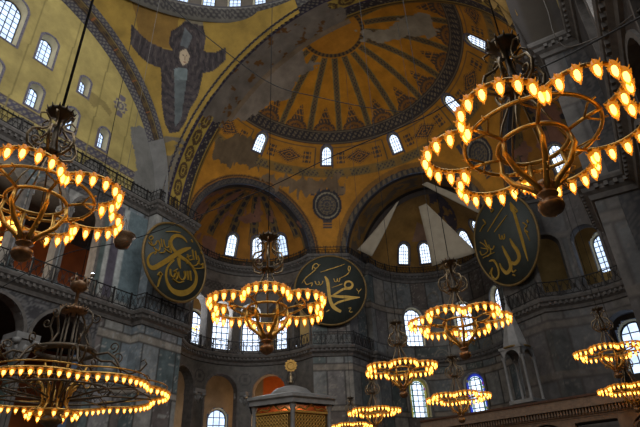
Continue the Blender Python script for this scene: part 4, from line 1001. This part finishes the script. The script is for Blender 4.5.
# great tiered chandelier, lower left
def big_chandelier(loc):
    root = empty('tiered_chandelier', loc); root.scale = (.97,)*3; tag(root, 'wide tiered iron chandelier with two rows of small lamps, at the lower left', 'chandelier')
    R0 = 2.92; ring = lobed(R0, 8, .85, 16, 2.6)
    m = MB(); m.tube([(x, y, 0) for x, y in ring], .04, 7, closed=True); m.tube([(x*.985, y*.985, .16) for x, y in ring], .02, 5, closed=True); m.build('lobed_ring', M['bronze'], root)
    m = MB(); ir = [(2.1*math.cos(2*PI*k/64), 2.1*math.sin(2*PI*k/64), .02) for k in range(64)]; m.tube(ir, .03, 6, closed=True)
    m.tube([(1.35*math.cos(2*PI*k/48), 1.35*math.sin(2*PI*k/48), .05) for k in range(48)], .03, 6, closed=True); m.build('inner_ring', M['iron'], root)
    for k in range(8):
        a = 2*PI*(k+.5)/8; c, s = math.cos(a), math.sin(a); m = MB()
        m.tube([(c*.25, s*.25, -.2), (c*1.3, s*1.3, .0), (c*2.6, s*2.6, 0)], .028, 6)
        m.tube([(c*.3, s*.3, .15), (c*1.35, s*1.35, .2), (c*2.1, s*2.1, .25), (c*2.58, s*2.58, .05)], .02, 5)
        for j in range(6): x0 = .5+j*.35; m.tube([(c*x0, s*x0, -.1+.04*j), (c*(x0+.17), s*(x0+.17), .2), (c*(x0+.35), s*(x0+.35), -.06+.04*j)], .013, 4)
        m.build('spoke', M['iron'], root)
        m = MB(); scroll(m, c, s, [(.74, 1.08), (1.0, .95), (1.3, .98), (1.55, .8), (1.75, .5), (2.05, .35), (2.35, .42), (2.5, .58), (2.42, .7), (2.3, .64)], [.03, .035, .035, .035, .03, .03, .028, .024, .02, .012])
        scroll(m, c, s, spiral(1.45, 1.12, .16, -PI/2, 1.2), .02); m.build('scroll_arm', M['iron'], root)
        if k % 2 == 0:
            m = MB(); scroll(m, c, s, [(.3, 2.25), (.45, 2.3), (.62, 2.15), (.66, 1.9), (.55, 1.7), (.5, 1.5), (.62, 1.3), (.74, 1.1)], [.02, .03, .034, .034, .034, .034, .032, .03])
            scroll(m, c, s, spiral(.78, 2.0, .15, PI, 1.2), .022); m.build('upper_scroll', M['iron'], root)
        m = MB(); scroll(m, c, s, [(.75, .62), (.62, .35), (.38, .1), (.3, -.3), (.42, -.5), (.62, -.5)], [.03, .035, .04, .04, .03, .03])
        scroll(m, c, s, spiral(.72, .25, .16, PI, 1.2, sgn=-1), .022); m.build('lower_scroll', M['bronze'], root)
    m = MB(); m.lathe([(.74, 1.0), (.82, 1.03), (.86, 1.1), (.8, 1.16), (.7, 1.12), (.74, 1.0)], 36); m.build('upper_ring', M['iron'], root)
    m = MB(); m.lathe([(0, 2.16), (.2, 2.18), (.34, 2.24), (.38, 2.32), (.3, 2.38), (.12, 2.42), (.07, 2.5), (0, 2.5)], 24)
    for k in range(20): a = 2*PI*k/20; m.tube([(.33*math.cos(a), .33*math.sin(a), 2.26), (.4*math.cos(a), .4*math.sin(a), 2.4)], [.03, .01], 4)
    m.build('crown_plate', M['copper'], root)
    m = MB(); m.lathe([(.05, 2.5), (.05, 2.88), (.14, 2.9), (.24, 3.0), (.26, 3.12), (.22, 3.2), (.19, 3.2), (.2, 3.1), (0, 3.0)], 20)
    for k in range(6):
        a = 2*PI*k/6; m.tube([(.22*math.cos(a), .22*math.sin(a), 3.18), (.26*math.cos(a), .26*math.sin(a), 3.3), (.2*math.cos(a), .2*math.sin(a), 3.34)], [.05, .03, .01], 4)
    m.build('pierced_bowl', M['copper'], root)
    m = MB()
    for k in range(6): a = 2*PI*k/6; m.tube([(.16*math.cos(a), .16*math.sin(a), 2.2), (.2*math.cos(a), .2*math.sin(a), 1.1), (.2*math.cos(a), .2*math.sin(a), -.4)], .025, 6)
    m.lathe([(0, -.4), (.24, -.42), (.3, -.5), (.18, -.58), (.26, -.66), (.3, -.75), (.15, -.85), (0, -.95)], 18); m.build('stem', M['iron'], root)
    m = MB(); m.tube([(.62*math.cos(2*PI*k/36), .62*math.sin(2*PI*k/36), -.52) for k in range(36)], .03, 6, closed=True); m.build('lower_ring', M['bronze'], root)
    m = MB(); m.tube([(0, 0, 3.2), (0, 0, 37)], .012, 5); m.build('hanging_rod', M['cable'], root)
    g0 = None
    for x, y, z in [(x, y, -.02) for x, y in lobed(R0, 8, .85, 11, 2.6)]+[(.62*math.cos(2*PI*k/12), .62*math.sin(2*PI*k/12), -.54) for k in range(12)]:
        if g0 is None: g0 = G_.build('lamp', M['glass'], root); h0 = H_.build('lamp_collar', M['amber'], g0); b0 = B_.build('bulb', M['bulb'], g0)
        else:
            g0 = g0.copy(); COL.objects.link(g0)
            for q in (h0, b0): h = q.copy(); COL.objects.link(h); h.parent = g0
        g0.location = (x, y, z); g0.scale = (.74, .74, .74)
big_chandelier((2.0, -2.0, 4.44))

# ------------------------------------------------------------------ copper bowl lamp on its bracket
r = empty('copper_oil_lamp', (-5, 4.3, 13.6)); tag(r, 'round copper bowl lamp on a thin cable, left of the left round board', 'lamp')
m = MB(); m.lathe([(0, -.5), (.3, -.42), (.45, -.15), (.46, .1), (.62, .22), (.6, .27), (.4, .2), (0, .12)], 24); m.build('bowl', M['copper'], r)
m = MB(); m.tube([(0, 0, .15), (0, 0, 1.2), (-.3, -.3, 2.0), (-.2, -.2, 24.5)], .012, 5)
for k in range(3): a = 2*PI*k/3; m.tube([(.5*math.cos(a), .5*math.sin(a), .22), (0, 0, 1.2)], .015, 4)
m.build('hanger', M['chain'], r)
r = empty('spot_lamp', (-15.75, 10.2, 16.45)); tag(r, 'small white spot lamp fixed on the left gallery railing', 'lamp')
m = MB(); m.lathe([(.05, -.25), (.14, -.2), (.16, 0), (.13, .02)], 12); m.build('housing', M['iron'], r); m = MB(); m.lathe([(0, .1), (.1, .06), (.14, 0), (0, -.02)], 12); m.build('bulb', M['spot'], r)
# ------------------------------------------------------------------ cables across the hall
def cable(pts, label, r=.03, mt='cable', name='cable'):
    P = [Vector(p) for p in pts]; Q = []
    for a in range(len(P)-1):
        p0 = P[max(a-1, 0)]; p1 = P[a]; p2 = P[a+1]; p3 = P[min(a+2, len(P)-1)]
        for t in np.arange(0, 1, .1): Q.append(.5*((2*p1)+(-p0+p2)*t+(2*p0-5*p1+4*p2-p3)*t*t+(-p0+3*p1-3*p2+p3)*t**3))
    Q.append(P[-1]); m = MB(); m.tube(Q, r, 5); o = m.build(name, M[mt]); tag(o, label, 'cable')
cable([[-14.95, 3.11, 12.26], [-11.65, 5.14, 14.84], [-7.23, 6.4, 15.11], [-3.36, 7.83, 16.15], [0.68, 8.72, 16.97], [5.27, 8.1, 16.89], [10.31, 6.91, 16.09], [12.09, 6.29, 15.82], [15.34, 3.57, 13.46], [17.53, -0.72, 10.15]], 'long dark cable crossing the hall below the half dome windows, rising to the right', 0.028, 'cable')
cable([[-4.44, 3.44, 31.4], [-3.95, 4.1, 30.38], [-1.74, 6.62, 27.56], [0.24, 9.64, 25.71], [2.24, 12.14, 25.48], [4.59, 14.42, 25.13], [6.61, 16.24, 25.02]], 'thin dark cable sagging from the dome cornice across the half dome ribs', 0.03, 'cable')
cable([[16.65, 11.52, 24.99], [16.66, 11.52, 23.55], [16.56, 11.53, 21.96], [16.78, 11.51, 20.95], [16.95, 7.48, 17.17], [17.61, 4.37, 14.51], [17.93, 1.24, 12.11]], 'pale looped cable on the dark arch at top right', 0.028, 'chain')


# ------------------------------------------------------------------ white cloths over the apse mosaics
def cloth(pts, label, thick=.05, bend=.25):
    """hanging canvas from four corners (top-left, top-right, bottom-right, bottom-left)"""
    A, B, C_, D_ = [Vector(p) for p in pts]; m = MB(); N = 12; K = 6; vs = []
    nrm = (B-A).cross(D_-A)
    nrm = (C_-A).cross(D_-B).normalized()
    for s in (0, thick):
        for i in range(N+1):
            for j in range(K+1):
                u = j/K; v = i/N; p = (A*(1-u)+B*u)*(1-v)+(D_*(1-u)+C_*u)*v
                vs.append(p+nrm*(bend*math.sin(PI*v)*.6+bend*.35*math.sin(u*7+v*3)*v+s))
    q = (N+1)*(K+1); fs = []
    for i in range(N):
        for j in range(K):
            a = i*(K+1)+j; fs += [(a, a+1, a+K+2, a+K+1), (q+a, q+a+K+1, q+a+K+2, q+a+1)]
    bd = [j for j in range(K+1)]+[i*(K+1)+K for i in range(1, N+1)]+[N*(K+1)+j for j in range(K-1, -1, -1)]+[i*(K+1) for i in range(N-1, 0, -1)]
    for a in range(len(bd)): b = bd[(a+1) % len(bd)]; fs.append((bd[a], q+bd[a], q+b, b))
    m.add(vs, fs, 0, True); o = m.build('canvas_drape', M['cloth']); tag(o, label, 'cloth')
cloth([(-1.45, 34.5, 29.5), (-1.2, 34.5, 29.6), (-4.9, 34.5, 24.1), (-6.57, 34.5, 25.36)], 'narrow white canvas strip slanting down left over the apse, widest at its foot')
cloth([(.9, 34.5, 28.2), (1.75, 34.5, 28.3), (5.8, 34.5, 21.6), (1.33, 34.5, 21.37)], 'broad white canvas behind the crown of the chandelier, hanging in the middle of the apse')
cloth([(1.6, 34.5, 30.7), (2.2, 34.5, 30.8), (7.0, 34.5, 26.5), (6.8, 34.5, 25.4)], 'white canvas strip slanting down right to the oval board', bend=.1)

# ------------------------------------------------------------------ gilded kiosk (loge)
def kiosk(loc, Rk):
    root = empty('gilded_kiosk', (loc[0], loc[1], 0)); tag(root, 'hexagonal marble kiosk with gilt lattice sides, low dome and sun-shaped finial', 'kiosk')
    z0, ze = loc[2]-3.2, loc[2]
    def hexp(r, a0=0): return [(r*math.cos(PI/3*k+a0), r*math.sin(PI/3*k+a0)) for k in range(6)]
    a0 = rad(6)
    m = MB(); H = hexp(Rk*1.14, a0); m.sweep(H, [(0.0, ze-.35), (0, ze-.1), (-.14, ze), (-.14, ze+.18), (.1, ze+.22)][::1], closed=True)
    m.lathe([(Rk*1.14, ze+.2), (Rk*.62, ze+.55), (Rk*.5, ze+.6)], 6, smooth=False, T=lambda p: (p[0]*math.cos(a0)-p[1]*math.sin(a0), p[0]*math.sin(a0)+p[1]*math.cos(a0), p[2])); m.build('eaves', M['pale'], root)
    m = MB(); m.lathe([(Rk*.52, ze+.5), (Rk*.5, ze+.7), (Rk*.4, ze+.95), (Rk*.22, ze+1.13), (0, ze+1.2)], 24); m.build('dome', M['pale'], root)
    m = MB(); m.lathe([(.16, ze+1.38), (.2, ze+1.5), (.1, ze+1.6), (.16, ze+1.8), (.08, ze+1.95), (.05, ze+2.2), (0, ze+2.2)], 14); f = m.build('finial', M['silver'], root)
    m = MB(); t = (math.cos(rad(34)), math.sin(rad(34)), 0)
    sun = []
    for k in range(24): rr = .46 if k % 2 == 0 else .38; a = 2*PI*k/24; sun.append((rr*math.cos(a), rr*math.sin(a)))
    vs = [(t[0]*x+sg*.04*t[1], t[1]*x-sg*.04*t[0], ze+2.6+z) for sg in (1, -1) for x, z in sun]; n = 24
    m.add(vs, [tuple(range(n)), tuple(range(n, 2*n))[::-1]]+[(i, (i+1) % n, n+(i+1) % n, n+i) for i in range(n)])
    m.tube([(t[0]*.25*math.cos(2*PI*k/16)+.06*t[1], t[1]*.25*math.cos(2*PI*k/16)-.06*t[0], ze+2.6+.25*math.sin(2*PI*k/16)) for k in range(16)], .04, 5, closed=True); m.build('sun_disc', M['gilt'], root)
    Hc = hexp(Rk, a0)
    for k in range(6):
        x, y = Hc[k]; m = MB(); m.lathe([(.2, z0), (.17, z0+.3), (.14, z0+.4), (.14, ze-.7), (.2, ze-.55), (.22, ze-.35)], 12, c=(x, y, 0)); m.build('corner_post', M['pale'], root)
        x2, y2 = Hc[(k+1) % 6]
        def T(p, x=x, y=y, x2=x2, y2=y2): l = math.hypot(x2-x, y2-y); return (x+(x2-x)/l*p[0]-(y2-y)/l*p[1]*-1, y+(y2-y)/l*p[0]+(x2-x)/l*p[1]*-1, p[2])
        Lk = Rk
        m = MB()
        for j in range(int(Lk/.22)):
            for i in range(9):
                u = .15+j*.22; w = z0+.35+i*.22
                if u > Lk-.3: continue
                m.tube([T((u+.1*math.cos(2*PI*q/6), 0, w+.1*math.sin(2*PI*q/6))) for q in range(6)], .028, 4, closed=True, smooth=False)
        m.box(.12, Lk-.12, -.04, .04, z0+.0, z0+.22, 0, T); m.box(.12, Lk-.12, -.05, .05, z0+2.3, z0+2.42, 0, T)
        # arched cresting with central point
        pts = [(.12, z0+2.4), (Lk*.2, z0+2.62), (Lk*.35, z0+2.5), (Lk*.5, z0+2.85), (Lk*.65, z0+2.5), (Lk*.8, z0+2.62), (Lk-.12, z0+2.4)]
        m.tube([T((a, 0, b)) for a, b in pts], .06, 6); m.build('gilt_lattice', M['gilt'], root)
        m = MB(); m.box(.1, Lk-.1, -.2, -.16, z0, z0+2.35, 0, T); m.build('shutter_panel', M['goldrim'], root)
    m = MB(); m.lathe([(Rk*.98, ze-.42), (0, ze-.3)], 6, smooth=False, T=lambda p: (p[0]*math.cos(a0)-p[1]*math.sin(a0), p[0]*math.sin(a0)+p[1]*math.cos(a0), p[2])); m.build('orange_ceiling', M['orange'], root)
    m = MB(); m.lathe([(0, z0-.4), (Rk*1.08, z0-.4), (Rk*1.12, z0-.1), (Rk*1.05, z0+.02), (0, z0+.02)], 6, smooth=False, T=lambda p: (p[0]*math.cos(a0)-p[1]*math.sin(a0), p[0]*math.sin(a0)+p[1]*math.cos(a0), p[2])); m.build('platform', M['pale'], root)
    for k in range(6):
        x, y = Hc[k]; m = MB(); m.lathe([(.4, 0), (.4, .25), (.26, .4), (.24, z0-1.1), (.38, z0-.7), (.42, z0-.4)], 14, c=(x*.92, y*.92, 0)); m.build('leg', M['green'], root)
    return root
kiosk((-5.45, 20, 7.65), 2.8)

# ------------------------------------------------------------------ minbar
def minbar(x, y):
    root = empty('pulpit', (x, y, 0), rad(-20)); tag(root, 'pale stone pulpit tower with tall conical cap, between the right stained window and dark pier', 'pulpit')
    m = MB(); m.lathe([(.95, 11.4), (.9, 11.7), (.28, 14.3), (.08, 14.9), (0, 15.1)], 8, smooth=False); m.lathe([(.04, 14.9), (.1, 15.15), (.03, 15.3), (.07, 15.45), (0, 15.7)], 8); m.build('conical_cap', M['pale'], root)
    m = MB(); m.tube([(1.0*math.cos(2*PI*k/24), 1.0*math.sin(2*PI*k/24), 11.4) for k in range(24)], .09, 6, closed=True); m.build('gilt_collar', M['goldrim'], root)
    for sx in (-1, 1):
        for sy in (-1, 1):
            m = MB(); m.lathe([(.16, 7.6), (.1, 7.8), (.09, 10.4), (.18, 10.7)], 10, c=(sx*.78, sy*.78, 0)); m.build('pillar', M['pale'], root)
    m = MB()
    for sx, sy, ax in ((0, 1, 0), (0, -1, 0), (1, 0, 1), (-1, 0, 1)):
        for k in range(10):
            a0_, a1_ = PI*k/10, PI*(k+1)/10
            for A0, A1 in ((a0_, a1_),):
                p = [(.62*math.cos(A0), 10.5+.62*math.sin(A0)*1.1), (.62*math.cos(A1), 10.5+.62*math.sin(A1)*1.1), (.62*math.cos(A1)*1.45, 11.35), (.62*math.cos(A0)*1.45, 11.35)]
                for th in (.78, .9):
                    vs = [((u, sy*th, w) if ax == 0 else (sx*th, u, w)) for u, w in p]; m.add(vs, [(0, 1, 2, 3)])
    m.box(-.95, .95, -.95, .95, 11.25, 11.45); m.build('arched_canopy', M['pale'], root)
    m = MB(); m.box(-.95, .95, -.95, .95, 7.4, 7.65); m.box(-.8, .8, -.8, .8, 3.5, 7.4); m.box(-.95, .95, -.95, .95, 0, 3.5); m.build('tower_base', M['pale'], root)
    # stair flight with side panels, running towards the nave
    m = MB(); pr = [(.8, 0), (.8, 7.4), (-0.0, 7.4)]
    for sx in (-.75, .6):
        P = [(-.8, 0), (-5.0, 0), (-5.0, 1.2), (-.8, 7.2)]
        m.add([(sx+o, yy, zz) for o in (0, .15) for yy, zz in P], [(0, 1, 2, 3), (7, 6, 5, 4), (0, 4, 5, 1), (1, 5, 6, 2), (2, 6, 7, 3), (3, 7, 4, 0)])
    for k in range(20): m.box(-.62, .62, -.8-(k+1)*.2, -.8-k*.2, 0, 6.2-k*.28)
    m.build('stair', M['pale'], root)
    m = MB(); m.box(-.9, .9, -5.4, -5.1, 0, .3)
    for sx in (-.85, .6): m.box(sx, sx+.25, -5.4, -5.1, 0, 4.2)
    m.box(-.95, .95, -5.45, -5.05, 3.6, 4.4); m.build('portal', M['pale'], root)
    return root
minbar(8.0, 31.2-.6)

# ------------------------------------------------------------------ marble tribune at lower right
def tribune():
    root = empty('marble_tribune', (9, 23, 0)); tag(root, 'carved marble tribune with dentil cornice and arched openings, along the lower right edge', 'tribune')
    A = Vector((1.9, 24.6, 0)); B = Vector((15.6, 20.94, 0)); d = (B-A); Lt = d.length; d.normalize(); n = Vector((d.y, -d.x, 0))  # n towards the viewer
    inv = (-9, -23, 0)
    def T(p): q = A+d*p[0]+n*p[1]; return (q.x, q.y, p[2])
    def mk(m, nm, mt): o = m.build(nm, M[mt], root); o.location = inv
    zt = 6.28
    m = MB(); m.box(0, Lt, -.35, 0, zt-.5, zt-.08, 0, T); mk(m, 'parapet', 'tribstone')
    m = MB(); m.box(0, Lt, -.42, .07, zt-.08, zt+.03, 0, T); mk(m, 'dark_capping', 'orangewood')
    m = MB(); m.box(0, Lt, -.5, .3, zt-.56, zt-.46, 0, T); m.box(0, Lt, -.5, .38, zt-.64, zt-.56, 0, T); m.box(0, Lt, -.5, .12, zt-.98, zt-.9, 0, T); m.box(0, Lt, -.5, .04, zt-1.08, zt-.98, 0, T); mk(m, 'cornice', 'tribstone')
    m = MB(); k = 0
    while k*.17 < Lt: m.box(k*.17, k*.17+.09, -.4, .27, zt-.9, zt-.64, 0, T); k += 1
    m.box(0, Lt, -.5, .1, zt-.92, zt-.62, 0, T); mk(m, 'dentils', 'tribstone')
    # arcade below
    c0 = 11.15
    m = MB(); S = 2.75; t = 0
    xs = [c0-S*3+S*i for i in range(8)]
    for cx in xs:
        w = 1.1; fl = (xs.index(cx) % 2 == 1); zs = 4.95 if fl else 4.25; pts = [(cx-w, 0)]+[(cx+w*math.cos(PI-PI*k/14), zs+w*(.02 if fl else .75)*math.sin(PI-PI*k/14)) for k in range(15)]+[(cx+w, 0)]
        top = zt-1.08
        for off in (0, -.4):
            vs = [T((a, off, b)) for a, b in pts]; n_ = len(pts)
            vs2 = [T((max(cx-S/2, min(cx+S/2, cx+(a-cx)*1.32)), off, top if b > zs-.01 else b)) for a, b in pts]
            m.add(vs+vs2, [(i, i+1, n_+i+1, n_+i) for i in range(n_-1)])
        m.add([T((a, 0, b)) for a, b in pts]+[T((a, -.4, b)) for a, b in pts], [(i, i+1, len(pts)+i+1, len(pts)+i) for i in range(len(pts)-1)])
    mk(m, 'arcade', 'tribstone')
    for cx in xs[0::2]:
        m = MB(); w = .95; m.tube([T((cx+w*math.cos(PI*k/14), .05, 4.2+.75*w*math.sin(PI*k/14))) for k in range(15)], .05, 5)
        m.box(cx-1.15, cx+1.15, -.2, -.05, 0, 4.7, 0, T)
        m.lathe([(0, -.06), (.3, -.03), (.34, .0)], 16, T=lambda p, cx=cx: T((cx+p[0], .03, 3.6+p[1]))); mk(m, 'carved_panel', 'tribstone')
    m = MB(); m.box(0, Lt, -1.6, -.3, zt-1.3, zt-1.1, 0, T); mk(m, 'platform', 'darkstone')
M['tribstone'] = mat('warm carved marble', (134, 112, 92), .6, 0, .35, 5, .3); M['orangewood'] = mat('brown timber rail', (84, 52, 34), .5, 0, .4, 4)
tribune()

# ------------------------------------------------------------------ light
def area(loc, dirn, sx, sy, energy, col, name='daylight'):
    l = bpy.data.lights.new(name, 'AREA'); l.shape = 'RECTANGLE'; l.size = sx; l.size_y = sy; l.energy = energy; l.color = col
    o = bpy.data.objects.new(name, l); COL.objects.link(o); o.location = loc
    o.rotation_euler = Vector(dirn).to_track_quat('-Z', 'Y').to_euler(); return o
DAY = (.95, .97, 1.0)
K = 1.0
area((RC[0], RC[1], 43.2), (0, .12, -1), 24, 24, 2900*K, DAY, 'dome windows daylight')
area((SX-.6, 0, 30), (-1, 0, -.0), 20, 6, 2600*K, DAY, 'south windows daylight')
area((0, -23.6, 31), (0, 1, -.05), 14, 10, 2900*K, DAY, 'west window daylight')
for sg, e in ((-1, 900), (1, 120)):
    a = math.atan2(5.8, 13.3)
    area((sg*(EX[0]+7.0), EX[1]+3.4, 19.5), (-sg, -.45, -.1), 10, 4, e*K, DAY, 'exedra windows daylight')
area((-22, 4, 19), (1, .1, .1), 10, 4, 500, (1, .9, .75), 'gallery daylight')
w = bpy.data.worlds.new('sky'); SC.world = w; w.use_nodes = True
bg = w.node_tree.nodes['Background']; bg.inputs[0].default_value = (.55, .7, 1, 1); bg.inputs[1].default_value = .06

area((17.2, -1, 18.6), (-1, .15, -.12), 16, 4.5, 700, DAY, 'added nave fill')  # unseen fill added to brighten the lower left wall
def lamp(loc, e, col, r=.15, name='lamp'):
    l = bpy.data.lights.new(name, 'POINT'); l.energy = e; l.color = col; l.shadow_soft_size = r; o = bpy.data.objects.new(name, l); COL.objects.link(o); o.location = loc
lamp((-16.5, 32.3, 9.0), 420, (1, .62, .3), .3, 'added aisle light')  # unseen warm light added to light up the orange niche
lamp((-20.5, 25.5, 8.5), 260, (1, .85, .65), .3, 'added aisle light')  # second unseen light added to lift the wall behind the lower arches
lamp((-19, 7.5, 17.5), 160, (1, .65, .35), .3, 'gallery lamp')
lamp((-5.45, 20, 6.9), 70, (1, .6, .28), .15, 'added kiosk light')  # unseen warm light added to brighten the kiosk's orange ceiling
# ------------------------------------------------------------------ camera
cam = bpy.data.cameras.new('camera'); co = bpy.data.objects.new('camera', cam); COL.objects.link(co)
cam.sensor_width = 36; cam.lens = 36*510.92/640; cam.clip_end = 300; cam.clip_start = .05
Rm = Matrix(((0.853347, 0.284750, 0.436710), (0.520114, -0.407500, -0.750617), (-0.035778, 0.867676, -0.495842)))
co.matrix_world = Matrix.Translation((15.15, -10.43, 1.6)) @ Rm.to_4x4()
SC.camera = co
SC.view_settings.view_transform = 'Standard'; SC.view_settings.look = 'None'; SC.view_settings.gamma = 1; SC.view_settings.exposure = 0.0
SC.view_settings.use_curve_mapping = False

# ------------------------------------------------------------------ groups of repeats
for o in COL.objects:
    if o.parent or 'label' not in o: continue
    if o['category'] == 'column':
        l = o['label']
        o['group'] = 'lower arcade columns at left' if 'lower left' in l or 'basket' in l else ('lower arcade columns of the far curve' if 'lower arcade' in l else ('left gallery columns' if l.startswith('gallery') else ('far left gallery columns' if 'far left' in l else 'far right gallery columns')))
    elif o['category'] == 'sign': o['group'] = 'round calligraphy boards'
    elif o['category'] == 'railing': o['group'] = 'iron railings on the cornices'
    elif o['category'] == 'cloth': o['group'] = 'white canvases over the apse'
    elif o.name.startswith('gallery_chandelier'): o['group'] = 'small chandeliers inside the galleries'
